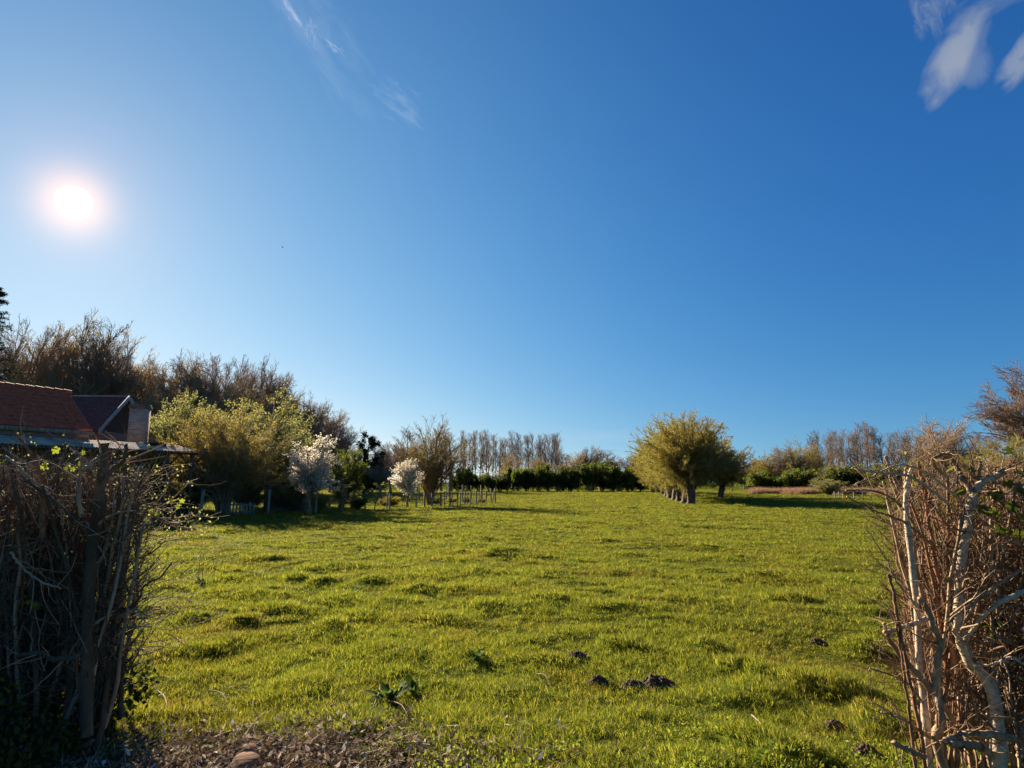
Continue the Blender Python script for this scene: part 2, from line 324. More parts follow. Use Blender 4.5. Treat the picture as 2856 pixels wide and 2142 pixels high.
# ------------------------------------------------------------------ grass (stuff: one object each, tufts instanced)
src = bpy.data.collections.new('tuft_sources')      # not linked to the scene
def tuft(seed, nb, rad, hh, wd, lean=.5, mt='grass'):
    rng = np.random.default_rng(seed)
    a = rng.uniform(0, 6.283, nb); r = rad * np.sqrt(rng.uniform(0, 1, nb)); b = np.stack([r * np.cos(a), r * np.sin(a), np.full(nb, -.02)], -1)
    h = hh * rng.uniform(.45, 1.2, nb); la = a + rng.normal(0, 1.2, nb); ll = lean * rng.uniform(.3, 1.3, nb)
    dr = np.stack([np.cos(la), np.sin(la), np.zeros(nb)], -1); fa = rng.uniform(0, 6.283, nb); w = np.stack([np.cos(fa), np.sin(fa), np.zeros(nb)], -1) * wd
    p1 = b + np.stack([dr[:, 0] * h * ll * .3, dr[:, 1] * h * ll * .3, h * .55], -1); p2 = b + np.stack([dr[:, 0] * h * ll, dr[:, 1] * h * ll, h * (1 - .25 * ll)], -1)
    V = np.stack([b - w * .5, b + w * .5, p1 + w * .42, p1 - w * .42, p2], 1).reshape(-1, 3); n = np.arange(nb)[:, None] * 5
    me = mesh_np('tuft', V, [(n + np.array([0, 1, 2, 3]), 0), (n + np.array([3, 2, 4]), 0)], [M[mt]])
    o = bpy.data.objects.new('tuft', me); return o
def scatter(name, pts, scl, rotz, idx, coll, label):
    me = bpy.data.meshes.new(name); me.vertices.add(len(pts)); me.vertices.foreach_set('co', np.asarray(pts, np.float32).ravel())
    for nm, arr, ty in (('scl', scl, 'FLOAT_VECTOR'), ('rot', rotz, 'FLOAT_VECTOR'), ('idx', idx, 'INT')):
        at = me.attributes.new(nm, ty, 'POINT'); at.data.foreach_set('vector' if ty == 'FLOAT_VECTOR' else 'value', np.asarray(arr, np.int32 if ty == 'INT' else np.float32).ravel())
    o = link(name, me); tag(o, label, kind='stuff')
    ng = bpy.data.node_groups.new(name + '_scatter', 'GeometryNodeTree')
    ng.interface.new_socket('Geometry', in_out='INPUT', socket_type='NodeSocketGeometry'); ng.interface.new_socket('Geometry', in_out='OUTPUT', socket_type='NodeSocketGeometry')
    n = ng.nodes; l = ng.links; gi = n.new('NodeGroupInput'); go = n.new('NodeGroupOutput')
    ip = n.new('GeometryNodeInstanceOnPoints'); ci = n.new('GeometryNodeCollectionInfo'); ci.inputs[0].default_value = coll; ci.inputs[1].default_value = True; ci.inputs[2].default_value = True
    mp_ = n.new('GeometryNodeMeshToPoints')
    l.new(gi.outputs[0], mp_.inputs[0]); l.new(mp_.outputs[0], ip.inputs['Points']); l.new(ci.outputs[0], ip.inputs['Instance']); ip.inputs['Pick Instance'].default_value = True
    for nm, ty, so_ in (('scl', 'FLOAT_VECTOR', 'Scale'), ('rot', 'FLOAT_VECTOR', 'Rotation'), ('idx', 'INT', 'Instance Index')):
        na_ = n.new('GeometryNodeInputNamedAttribute'); na_.data_type = ty; na_.inputs[0].default_value = nm; l.new(na_.outputs[0], ip.inputs[so_])
    l.new(ip.outputs[0], go.inputs[0])
    md = o.modifiers.new('scatter', 'NODES'); md.node_group = ng
    return o
for s in range(8): src.objects.link(tuft(100 + s, 46, .078, .070, .0038, lean=.9 if s % 2 else .6))
rg = np.random.default_rng(11)
def wedge(n_fn, r0, r1, hw, rng):                     # rejection-free radial sampling of density n_fn(r) per m2
    rs = np.linspace(r0, r1, 4000); dens = n_fn(rs) * rs * 2 * hw; cdf = np.cumsum(dens) * (rs[1] - rs[0]); n = int(cdf[-1])
    r = np.interp(rng.uniform(0, cdf[-1], n), cdf, rs); a = rng.uniform(-hw, hw, n); return r * np.sin(a), r * np.cos(a), r
x, y, r = wedge(lambda q: 380 * np.minimum(1, (6 / q)) ** 1.5, 2.3, 135, .86, rg)
mulch = np.exp(-(((x + 1.7) / 1.15) ** 2 + ((y - 4.0) / .62) ** 2)) + (vn(x, y, .3, 33) - .5) * .7 + (y < 4.1) * (x < -.3) * .3
keep = (rg.uniform(size=len(x)) > mulch * 1.0) & (rg.uniform(size=len(x)) < .75 + .6 * vn(x, y, .9, 21)); x, y, r = x[keep], y[keep], r[keep]
t = tus(x, y); z = height0(x, y) + t * .7
sp = np.maximum(1, r / 6) ** .75
gh = (.28 + .75 * vn(x, y, 1.1, 22) * vn(x, y, .4, 23) * 2 + .35 * (vn(x, y, .5, 24) > .72) + .55 * (vn(x, y, .19, 25) - .4) + t * 2.6) * rg.uniform(.7, 1.25, len(x)) * (1 + .25 * np.clip((12 - r) / 8, 0, 1))
gh = np.clip(gh, .16, 1.0) * np.minimum(1.45, 1 + r / 90)
scl = np.stack([sp, sp, gh], -1); rot = np.stack([rg.normal(0, .12, len(x)), rg.normal(0, .12, len(x)), rg.uniform(0, 6.283, len(x))], -1)
scatter('grass', np.stack([x, y, z], -1), scl, rot, rg.integers(0, 8, len(x)), src, 'short sunlit yellow-green meadow grass with darker tussocks')

# ------------------------------------------------------------------ tree kinds
def ordw(i): return ['first', 'second', 'third', 'fourth', 'fifth', 'sixth', 'seventh', 'eighth', 'ninth', 'tenth', 'eleventh', 'twelfth', 'thirteenth', 'fourteenth', 'fifteenth', 'sixteenth', 'seventeenth', 'eighteenth', 'nineteenth', 'twentieth', 'twenty-first', 'twenty-second', 'twenty-third', 'twenty-fourth', 'twenty-fifth', 'twenty-sixth', 'twenty-seventh', 'twenty-eighth', 'twenty-ninth', 'thirtieth'][i]
def ordl(i, n, what):                                  # "leftmost X", "second X from the left" ...
    if i == 0: return f'leftmost {what}'
    if i == n - 1: return f'rightmost {what}'
    if i < n / 2: return f'{ordw(i)} from the left, {what}'
    return f'{ordw(n - 1 - i)} from the right, {what}'
K = {}
def dome(seed, H, W, zc, zr, nl, mats, leaf=None, r0=.22, trunk=True, z0=.28, l2=(10, .16, 34), l3=(7, .55, 36), l4=None, rm=(.05, .022, .013, .009), twig=None, bias=.0, lean=(0, 0), wig=.05, inner=.35, th=None, tm=None, ut=.03):
    """crown filled by limbs that end inside an ellipsoid: centre zc*H, half height zr*H, width W"""
    rng = np.random.default_rng(seed); tb = MB(); cb = MB()
    d = nrm(rng.normal(size=(nl, 3))); rr = rng.uniform(inner, 1, nl) ** .6 * .90; tg = d * rr[:, None] * np.array([W / 2, W / 2, zr * H]) * (1 - .12 * rng.uniform(size=(nl, 1))) + np.array([lean[0], lean[1], zc * H])
    tg[:, 2] = np.maximum(tg[:, 2], (zc - zr) * H + .04 * H)
    if trunk:
        tp, tr_ = run(rng, np.zeros((1, 3)), np.array([[rng.normal() * .05 + lean[0] / H, rng.normal() * .05 + lean[1] / H, 1.]]), np.array([H * (zc + .35 * zr)]), np.array([r0]), np.array([r0 * .25]), 10, .04, .03); tr_[0, 0] *= 1.4; tb.tubes(tp, tr_, 8)
        f = np.clip(z0 + (.95 - z0) * rng.uniform(.0, 1, nl) * (tg[:, 2] / (H * (zc + zr))), 0, .93) * 9 * .85; i = f.astype(int); st = tp[0, i] * (1 - (f - i))[:, None] + tp[0, i + 1] * (f - i)[:, None]
        ok = st[:, 2] > tg[:, 2] * .92; st[ok] = tp[0, 3]
    else:
        h = (th or .02 * H); st = np.stack([rng.normal(0, r0 * .4, nl) + lean[0] * .3, rng.normal(0, r0 * .4, nl) + lean[1] * .3, np.full(nl, h)], -1)
        if th:
            tp, tr_ = run(rng, np.zeros((1, 3)), np.array([[lean[0] / H * 2, lean[1] / H * 2, 1.]]), np.array([th * 1.05]), np.array([r0]), np.array([r0 * 1.15]), 6, .10, 0); tr_[0, 0] *= 1.5; tb.tubes(tp, tr_, 9); st += tp[0, -1] * np.array([1, 1, 0])
    dl = tg - st; Ld = np.linalg.norm(dl, axis=1); ctrl = st + dl * .5 + np.stack([-dl[:, 0] * .12, -dl[:, 1] * .12, np.abs(dl[:, 2]) * .10 + .10 * Ld], -1)
    t = np.linspace(0, 1, 10)[None, :, None]; q = st[:, None] * (1 - t) ** 2 + ctrl[:, None] * 2 * t * (1 - t) + tg[:, None] * t * t + np.cumsum(rng.normal(size=(nl, 10, 3)), 1) * (Ld[:, None, None] * .010) * t
    rd = rm[0] * (.5 + .7 * rng.uniform(size=(nl, 1))) + (rm[1] * .8 - rm[0]) * np.linspace(0, 1, 10)[None]; rd = np.maximum(rd, rm[1] * .7)
    tb.tubes(q, rd, 4); base = np.full(nl, H)
    q2, r2, ln = kids(rng, q, rd, base, l2[0], .28, 1, R(l2[2]), R(9), l2[1], .25, .6, rm[1], 6, wig, ut); cb.tubes(q2, r2, 3)
    q3, r3, l3_ = kids(rng, q2, r2, ln, l3[0], .1, 1, R(l3[2]), R(10), l3[1], .3, .65, rm[2], 4, wig * 1.3, ut * .7); cb.tubes(q3, r3, 3); last = q3
    if l4: q4, r4, l4_ = kids(rng, q3, r3, l3_, l4[0], .1, 1, R(l4[2]), R(10), l4[1], .3, .65, rm[3], 3, wig * 1.3, .01); cb.tubes(q4, r4, 3); last = q4
    if leaf:
        n = leaf['n']; Nn, m, _ = last.shape; tt = rng.uniform(.1, 1, (Nn, n)) * (m - 1); i = np.clip(tt.astype(int), 0, m - 2); w = (tt - i)[..., None]; aa = np.arange(Nn)[:, None]
        c_ = (last[aa, i] * (1 - w) + last[aa, i + 1] * w).reshape(-1, 3) + rng.normal(size=(Nn * n, 3)) * leaf.get('jit', .03)
        cb.leaves(c_, rng, leaf['size'], leaf.get('aspect', .5), 1)
    allp = np.concatenate([q2.reshape(-1, 3), last.reshape(-1, 3)])
    return tb.mesh('trunk', [M[tm] if tm else mats[0]]), cb.mesh('crown', mats), (np.percentile(allp[:, 2], 99.7), np.percentile(np.hypot(allp[:, 0] - lean[0], allp[:, 1] - lean[1]), 96) * 2)

def up1(H, r0, r1=.02): return [((0, 0, 0), (0, 0, 1), H, r0, r1)]
for s in range(4):
    K['poplar', s] = tree(20 + s, 18, .3, up1(17.5, .24, .03), [lv(26, .30, .97, 30, 8, .30, .50, .5, .045, 6, .04, .10), lv(8, .2, 1, 34, 9, .5, .3, .6, .026, 4, .05, .07), lv(4, .2, 1, 34, 10, .6, .3, .7, .018, 3, .06, .05)], [M['bark_pink']], trunk_wig=.025)
for s in range(5):
    K['bare', s] = tree(40 + s, 14, .3, [((0, 0, 0), (rg.normal() * .08, rg.normal() * .08, 1), 9, .24, .07)], [lv(17, .2, 1, 40, 9, .72, .30, .55, .06, 8, .05, .05), lv(11, .15, 1, 36, 9, .45, .3, .55, .028, 5, .07, .04), lv(9, .1, 1, 36, 10, .5, .3, .65, .017, 4, .08, .03), lv(3, .2, 1, 36, 12, .6, .3, .7, .013, 3, .08, .02)], [M['bark_dark'] if s != 3 else M['bark_pink']], trunk_wig=.06)
for s in range(3):   # bare tree with a haze of buds
    K['budding', s] = tree(60 + s, 14, .3, [((0, 0, 0), (rg.normal() * .08, rg.normal() * .08, 1), 9, .22, .06)], [lv(17, .12, 1, 42, 9, .72, .28, .55, .06, 8, .06, .05), lv(11, .15, 1, 38, 9, .45, .3, .55, .028, 5, .08, .04), lv(10, .1, 1, 38, 10, .5, .3, .65, .017, 4, .09, .03)], [M['bark'], M['lf_olive']], leaf=dict(n=7, size=.17, jit=.12), trunk_wig=.06)
def head_tree(seed, th, lean, rods, rl, spread, mats, leaf, r0=.3, upt=.05):
    rng = np.random.default_rng(seed)
    top = np.array(lean) * th; d = nrm(np.array([lean[0], lean[1], 1.0]))
    me_t = MB(); tp, tr_ = run(rng, np.zeros((1, 3)), d[None], np.array([th * 1.05]), np.array([r0]), np.array([r0 * .9]), 7, .13, .0)
    tr_[0, 0] *= 1.5; tr_[0, -2:] *= 1.3; me_t.tubes(tp, tr_, 9)
    hd = tp[0, -1]; n = rods
    az = rng.uniform(0, 6.283, n); el = np.arccos(1 - rng.uniform(0, 1, n) * (1 - math.cos(spread)))
    dd = np.stack([np.sin(el) * np.cos(az), np.sin(el) * np.sin(az), np.cos(el)], -1)
    ln = rl * rng.uniform(.72, 1.0, n) * (1 - .34 * (el / spread) ** 2); q, rd = run(rng, hd + dd * r0 * .6 + rng.normal(size=(n, 3)) * r0 * .25, dd, ln, np.full(n, .045) * rng.uniform(.7, 1.5, n), np.full(n, .010), 9, .05, upt)
    me_t.tubes(q, rd, 4); cb = MB()
    q2, rd2, l2 = kids(rng, q, rd, ln, **lv(12, .15, 1, 30, 9, .34, .25, .6, .011, 5, .08, .03)); cb.tubes(q2, rd2, 3)
    q3, rd3, l3 = kids(rng, q2, rd2, l2, **lv(4, .15, 1, 28, 10, .55, .3, .7, .008, 4, .1, .0)); cb.tubes(q3, rd3, 3)
    if leaf:
        n_ = leaf['n']; tt = rng.uniform(.1, 1, (len(q3), n_)) * 3; i_ = np.clip(tt.astype(int), 0, 2); w_ = (tt - i_)[..., None]; a_ = np.arange(len(q3))[:, None]
        c_ = (q3[a_, i_] * (1 - w_) + q3[a_, i_ + 1] * w_).reshape(-1, 3) + rng.normal(size=(len(q3) * n_, 3)) * .03
        cb.leaves(c_, rng, leaf['size'], .4, 1)
    allp = np.concatenate([q.reshape(-1, 3), q2.reshape(-1, 3), q3.reshape(-1, 3)])
    return me_t.mesh('trunk', [mats[0]]), cb.mesh('crown', mats), (np.percentile(allp[:, 2], 99.5), np.percentile(np.hypot(allp[:, 0], allp[:, 1]), 97) * 2)
K['willow', 0] = head_tree(81, 1.35, (.10, -.05), 110, 5.6, R(104), [M['bark'], M['lf_olive']], dict(n=6, size=.07), r0=.30, upt=.03)
K['willow', 1] = head_tree(82, 1.3, (-.35, .1), 100, 5.6, R(106), [M['bark_olive'], M['lf_yellow']], dict(n=10, size=.10), r0=.26, upt=.02)
K['willow', 2] = head_tree(83, 1.3, (.25, .1), 100, 5.4, R(106), [M['bark_olive'], M['lf_yellow']], dict(n=10, size=.10), r0=.26, upt=.02)
K['willow', 3] = head_tree(84, 1.5, (-.1, .1), 100, 5.6, R(102), [M['bark_olive'], M['lf_olive']], dict(n=8, size=.09), r0=.26, upt=.03)
def fan(rng, n, L_, r0, sp, lo=.6):
    o = []
    for _ in range(n):
        a = rng.uniform(0, 6.283); e = sp * math.sqrt(rng.uniform(.02, 1)); o.append(((.12 * math.cos(a), .12 * math.sin(a), 0), (math.sin(e) * math.cos(a), math.sin(e) * math.sin(a), math.cos(e)), L_ * rng.uniform(lo, 1) * (1 - .3 * (e / sp) ** 2), r0 * rng.uniform(.6, 1.2), .012))
    return o
r_ = np.random.default_rng(3)
K['upright', 0] = tree(90, 6, .1, fan(r_, 15, 5.2, .075, R(38)), [lv(13, .22, 1, 24, 8, .34, .35, .6, .014, 6, .06, .06), lv(7, .1, 1, 26, 9, .5, .3, .7, .009, 4, .08, .06), lv(3, .1, 1, 26, 9, .6, .3, .7, .007, 3, .08, .05)], [M['bark'], M['lf_olive']], leaf=dict(n=1, size=.045), trunk_n=8, trunk_wig=.05, k0=6)
K['olivebush', 0] = tree(91, 6, .1, fan(r_, 22, 5.4, .07, R(52), .5), [lv(13, .15, 1, 30, 9, .36, .3, .6, .014, 6, .07, .05), lv(7, .1, 1, 30, 9, .5, .3, .7, .009, 4, .08, .05), lv(3, .1, 1, 30, 9, .6, .3, .7, .006, 3, .08, .0)], [M['bark_olive'], M['lf_olive']], leaf=dict(n=4, size=.075), trunk_n=8, trunk_wig=.06, k0=6)
for s in range(2):
    K['palegreen', s] = tree(95 + s, 7, .1, fan(r_, 14, 5.2, .09, R(50), .7), [lv(11, .2, 1, 42, 12, .42, .3, .6, .025, 6, .10, .05), lv(7, .15, 1, 42, 12, .45, .3, .7, .012, 4, .12, .04), lv(5, .1, 1, 45, 14, .5, .3, .7, .008, 3, .12, .0)], [M['bark'], M['lf_pale']], leaf=dict(n=8, size=.10, aspect=.6, jit=.06), trunk_n=8, trunk_wig=.08, k0=6)
for s in range(3):
    K['shrub', s] = tree(100 + s, 3, .1, fan(r_, 12, 2.2, .035, R(55), .5), [lv(8, .1, 1, 42, 12, .45, .3, .6, .012, 5, .12, .04), lv(7, .15, 1, 42, 12, .5, .3, .7, .008, 4, .12, .03), lv(3, .1, 1, 42, 12, .5, .3, .7, .006, 3, .12, .0)], [M['bark'], (M['lf_green'], M['lf_olive'], M['lf_green'])[s]], leaf=dict(n=8, size=.085, aspect=.6, jit=.05), trunk_n=6, trunk_wig=.1, k0=5)
for s in range(3):   # thorn bush of the far field hedge: stems, dark foliage
    K['thorn', s] = tree(110 + s, 4, .1, fan(r_, 7, 2.6, .07, R(35), .5), [lv(9, .35, 1, 50, 14, .5, .3, .6, .02, 5, .12, .03), lv(8, .15, 1, 45, 12, .5, .3, .7, .014, 4, .12, .03), lv(4, .1, 1, 45, 12, .5, .3, .7, .010, 3, .12, .0)], [M['bark_dark'], (M['lf_dark'], M['lf_green'], M['lf_green'])[s]], leaf=dict(n=4, size=.15, aspect=.7, jit=.1), trunk_n=6, trunk_wig=.1, k0=5)
for s in range(2):
    K['blossom', s] = tree(120 + s, 4, .1, [((0, 0, 0), (.05, 0, 1), 3.3, .075, .015), ((0, 0, .5), (.3, .1, 1), 2.4, .04, .01), ((0, 0, .6), (-.3, -.1, 1), 2.4, .04, .01)], [lv(14, .32, 1, 38, 9, .42, .35, .6, .014, 6, .06, .09), lv(9, .1, 1, 34, 10, .42, .3, .7, .009, 4, .08, .08), lv(3, .1, 1, 34, 10, .45, .3, .7, .006, 3, .1, .05)], [M['bark'], M['blossom']], leaf=dict(n=14, size=.055, aspect=.9, jit=.035), trunk_n=7, trunk_wig=.05, k0=6)
for s in range(2):
    K['sapling', s] = tree(130 + s, 2.4, .05, [((0, 0, 0), (.03, 0, 1), 2.1, .035, .01)], [lv(14, .2, 1, 52, 10, .40, .35, .6, .009, 5, .08, .08), lv(6, .1, 1, 40, 10, .4, .3, .7, .006, 4, .1, .06)], [M['bark'], M['lf_pale']], leaf=dict(n=9, size=.06, aspect=.6, jit=.03), trunk_n=6, trunk_wig=.05, k0=5)
K['ivy', 0] = tree(140, 7, .2, [((0, 0, 0), (-.03, 0, 1), 6.2, .2, .06)], [lv(10, .45, 1, 42, 10, .32, .2, .6, .05, 5, .1, .08), lv(7, .2, 1, 42, 10, .35, .3, .6, .02, 4, .1, .04), lv(4, .2, 1, 42, 10, .5, .3, .6, .012, 3, .1, .04)], [M['bark_dark'], M['lf_ivy']], leaf=dict(n=16, size=.16, aspect=.8, jit=.13), trunk_n=7)
K['spruce', 0] = tree(150, 22, .3, up1(21, .3, .02), [lv(130, .08, .99, 88, 7, .26, .92, .3, .035, 6, .03, -.02), lv(14, .1, 1, 55, 8, .3, .4, .6, .015, 3, .05, -.08), lv(3, .1, 1, 50, 8, .4, .4, .6, .012, 3, .05, -.03)], [M['bark_dark'], M['lf_ivy']], leaf=dict(n=4, size=.22, aspect=.25, jit=.04), trunk_n=9, trunk_wig=.01)

for s in range(5):
    K['bare', s] = dome(401 + s, 14, 9.5, .62, .36, 34, [M['bark_dark'] if s != 3 else M['bark_pink']], r0=.24, l2=(10, .15, 34), l3=(7, .50, 38), l4=(4, .6, 40), rm=(.09, .03, .018, .013))
for s in range(3):
    K['budding', s] = dome(421 + s, 14, 10, .58, .40, 36, [M['bark_dark'], M['lf_bud']], dict(n=4, size=.13, jit=.12), r0=.22, l2=(10, .15, 36), l3=(8, .50, 40), rm=(.08, .03, .018, .013))
for s in range(2):
    K['scrub', s] = dome(481 + s, 14, 11, .54, .43, 40, [M['bark'], M['lf_olive']], dict(n=5, size=.14, jit=.12), r0=.22, l2=(10, .15, 36), l3=(8, .50, 40), rm=(.08, .03, .018, .013))
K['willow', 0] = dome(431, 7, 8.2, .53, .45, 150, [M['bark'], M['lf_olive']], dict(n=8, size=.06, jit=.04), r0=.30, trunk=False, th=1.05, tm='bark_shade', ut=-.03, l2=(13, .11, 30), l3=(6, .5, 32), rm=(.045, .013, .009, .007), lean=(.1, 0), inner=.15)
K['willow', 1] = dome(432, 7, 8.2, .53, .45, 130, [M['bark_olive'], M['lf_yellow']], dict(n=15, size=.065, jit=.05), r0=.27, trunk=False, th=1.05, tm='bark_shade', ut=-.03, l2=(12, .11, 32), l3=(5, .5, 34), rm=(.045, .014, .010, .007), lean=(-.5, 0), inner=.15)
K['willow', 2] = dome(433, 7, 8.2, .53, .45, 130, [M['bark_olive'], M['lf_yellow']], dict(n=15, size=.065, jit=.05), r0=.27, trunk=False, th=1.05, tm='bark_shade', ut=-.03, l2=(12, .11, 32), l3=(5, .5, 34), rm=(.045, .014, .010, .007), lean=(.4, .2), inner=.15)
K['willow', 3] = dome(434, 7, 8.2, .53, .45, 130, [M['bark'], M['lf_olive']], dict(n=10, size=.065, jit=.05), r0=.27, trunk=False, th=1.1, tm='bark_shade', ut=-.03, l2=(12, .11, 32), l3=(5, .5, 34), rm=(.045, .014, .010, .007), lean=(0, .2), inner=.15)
K['upright', 0] = dome(441, 6, 4.6, .58, .40, 64, [M['bark'], M['lf_olive']], dict(n=2, size=.05, jit=.03), r0=.16, trunk=False, l2=(9, .17, 20), l3=(5, .5, 24), l4=(2, .55, 26), rm=(.032, .012, .008, .006), inner=.2)
K['olivebush', 0] = dome(442, 6, 6.2, .54, .44, 120, [M['bark_dark'], M['lf_olive']], dict(n=7, size=.06, jit=.04), r0=.28, trunk=False, l2=(11, .13, 28), l3=(6, .5, 34), rm=(.028, .012, .009, .007), inner=.2)
for s in range(2):
    K['palegreen', s] = dome(451 + s, 7, 7.2, .54, .44, 90, [M['bark'], M['lf_pale']], dict(n=9, size=.09, aspect=.6, jit=.07), r0=.30, trunk=False, l2=(11, .13, 36), l3=(7, .5, 40), rm=(.05, .014, .010, .008), inner=.25)
for s in range(3):
    K['shrub', s] = dome(461 + s, 3, 3.2, .52, .46, 40, [M['bark'], (M['lf_green'], M['lf_olive'], M['lf_green'])[s]], dict(n=9, size=.075, aspect=.6, jit=.05), r0=.25, trunk=False, l2=(8, .15, 38), l3=(6, .5, 40), rm=(.02, .010, .008, .006), inner=.3)
for s in range(2):
    K['blossom', s] = dome(471 + s, 4, 2.1, .58, .40, 50, [M['bark'], M['blossom']], dict(n=9, size=.05, aspect=.9, jit=.03), r0=.08, trunk=True, z0=.2, l2=(9, .14, 28), l3=(5, .5, 30), rm=(.025, .010, .008, .006), inner=.3)

used = set()
def plant(kind, px, Y, top, wpx, name, label, cat, group=None, rz=None, base=None, lean=(0, 0), seed=[0]):
    """stand a tree at column px, distance Y; 'top' is the row its crown reaches and wpx how wide it looks"""
    tm, cm, (h0, w0) = K[kind]
    X_ = P(px, HOR, Y)[0]; z = hz(X_, Y) if Y < 140 else 0.0
    Ht = P(px, top, Y)[2] - z; w = wpx / (F / math.cos(PITCH)) * math.hypot(X_, Y) if wpx else w0 * Ht / h0
    seed[0] += 1; rz = random.Random(seed[0]).uniform(0, 6.28) if rz is None else rz
    o = thing(name, label, cat, (X_, Y, z - .03), rz, group); s = w / w0
    o.scale = (s, s, Ht / h0); o.rotation_euler = (lean[0], lean[1], rz)
    link('trunk', tm, o); link('crown', cm, o)
    return o
rn = random.Random(8)

# --- row of pollard willows on the right of the meadow
wl = [(1925, 50, 1166, 205, 0), (1908, 52.8, 1162, 208, 1), (1893, 56.5, 1174, 192, 2), (1880, 61, 1184, 178, 1), (1868, 67, 1194, 175, 2), (1858, 75, 1215, 155, 1), (1848, 85, 1235, 140, 3), (1838, 98, 1255, 120, 2)]
for i, (px, Y, top, w, k) in enumerate(wl):
    lab = 'nearest grey-barked pollard willow with bare rods, right of the meadow' if i == 0 else f'yellow-leaved pollard willow, {ordw(i)} behind the nearest bare-rod willow' if i < 7 else 'farthest yellow-leaved pollard willow at the back of the willow row'
    plant(('willow', k), px, Y, top, w, 'pollard_willow', lab, 'tree', 'pollard willows in a row', rz=[0.2, 2.9, .8, 3.3, 1.2, 3.0, .4, 2.0][i])
plant(('willow', 3), 2008, 70, 1222, 150, 'willow_tree', 'olive willow with trailing branches behind the pollard row, at its right', 'tree')

# --- garden trees
plant(('upright', 0), 1200, 45, 1168, 190, 'multi_stem_tree', 'bare round tree with many upright stems beside the stake fence', 'tree')
plant(('blossom', 0), 868, 34, 1218, 122, 'blossom_tree', 'larger tree in whitish blossom behind the wire fence', 'tree', rz=.3)
plant(('blossom', 1), 1137, 42, 1283, 82, 'blossom_tree', 'smaller pale blossom tree left of the bare multi-stem tree', 'tree', rz=1.0)
plant(('olivebush', 0), 628, 34, 1148, 280, 'goat_willow', 'large round olive-brown many-stemmed willow right of the open shed', 'tree')
plant(('palegreen', 0), 500, 41, 1112, 170, 'leafy_tree', 'pale green leafy tree directly behind the open shed', 'tree')
plant(('palegreen', 1), 700, 44, 1112, 260, 'leafy_tree', 'big pale green domed tree behind the olive-brown willow', 'tree')
plant(('palegreen', 0), 790, 48, 1190, 130, 'leafy_tree', 'green leafy tree between the domed tree and the larger blossom tree', 'tree')
plant(('shrub', 0), 955, 42, 1255, 110, 'large_shrub', 'dark green rounded shrub right behind the larger blossom tree', 'shrub')
plant(('sapling', 0), 957, 37, 1318, 78, 'fruit_sapling', 'young leafing fruit tree right of the larger blossom tree', 'tree')
plant(('sapling', 1), 1047, 38.5, 1342, 62, 'fruit_sapling', 'low leafing sapling between the two blossom trees', 'tree')
plant(('shrub', 1), 890, 36, 1372, 60, 'garden_shrub', 'low twiggy garden bush under the larger blossom tree', 'shrub')
plant(('shrub', 2), 1000, 38, 1375, 50, 'garden_shrub', 'low green bush between the two saplings in the garden', 'shrub')
plant(('shrub', 1), 1095, 44, 1382, 45, 'garden_shrub', 'low olive bush left of the smaller blossom tree', 'shrub')
plant(('shrub', 0), 700, 35, 1340, 90, 'garden_shrub', 'dark green bush under the olive-brown willow by the grey hut', 'shrub')
plant(('shrub', 1), 480, 31, 1335, 90, 'garden_shrub', 'twiggy bush in front of the open shed', 'shrub')
plant(('shrub', 0), 800, 36.5, 1345, 100, 'garden_shrub', 'dark bush in front of the grey hut behind the fence', 'shrub')
plant(('shrub', 2), 540, 33, 1300, 80, 'garden_shrub', 'green bush at the right corner of the open shed', 'shrub')
plant(('ivy', 0), 1018, 88, 1208, 62, 'ivy_covered_tree', 'tree with a dark ivy-covered crown standing above the far shrubs', 'tree')

# --- wooded slope at the left, from the edge of the picture to the tall dark wood's end
plant(('spruce', 0), -112, 62, 800, 175, 'spruce_tree', 'dark conifer cut off by the left edge of the picture', 'tree')
wood = [(40, 80, 905, 150, 'bare', 0), (95, 90, 930, 140, 'bare', 1), (150, 82, 905, 150, 'budding', 0), (205, 78, 888, 170, 'bare', 3), (262, 84, 912, 150, 'budding', 1), (310, 88, 945, 120, 'bare', 3),
        (355, 92, 1005, 130, 'bare', 1), (405, 86, 1008, 140, 'budding', 2), (455, 90, 1000, 140, 'bare', 2), (505, 84, 1008, 150, 'budding', 0), (555, 88, 1004, 150, 'bare', 4), (605, 86, 1003, 150, 'bare', 0),
        (660, 92, 1025, 130, 'bare', 1), (712, 90, 1008, 130, 'bare', 2), (760, 94, 1045, 130, 'bare', 4), (700, 78, 1078, 130, 'budding', 1), (800, 96, 1080, 120, 'bare', 0), (838, 92, 1118, 120, 'bare', 2), (880, 98, 1128, 120, 'bare', 4),
        (920, 100, 1145, 110, 'bare', 1), (945, 96, 1180, 90, 'bare', 0)]
wood.sort(key=lambda t: t[0])
for i, (px, Y, top, w, k, s) in enumerate(wood):
    desc = {'bare': 'bare-branched tall tree', 'budding': 'brownish budding tall tree'}[k]
    plant((k, s), px, Y, top, w * 1.2, 'woodland_tree', ordl(i, len(wood), desc + ' in the wood behind the houses'), 'tree', 'tall trees of the wood behind the houses')
und = [(60, 72, 1050, 150), (180, 74, 1060, 150), (300, 74, 1090, 150), (400, 76, 1090, 150), (500, 78, 1095, 150), (600, 78, 1090, 150), (700, 80, 1110, 150), (790, 84, 1150, 140), (870, 86, 1190, 140), (930, 88, 1240, 110)]
for i, (px, Y, top, w) in enumerate(und):
    plant(('budding', i % 3), px, Y, top, w * 1.15, 'understorey_tree', ordl(i, len(und), 'low budding tree under the tall wood'), 'tree', 'low trees along the foot of the wood')
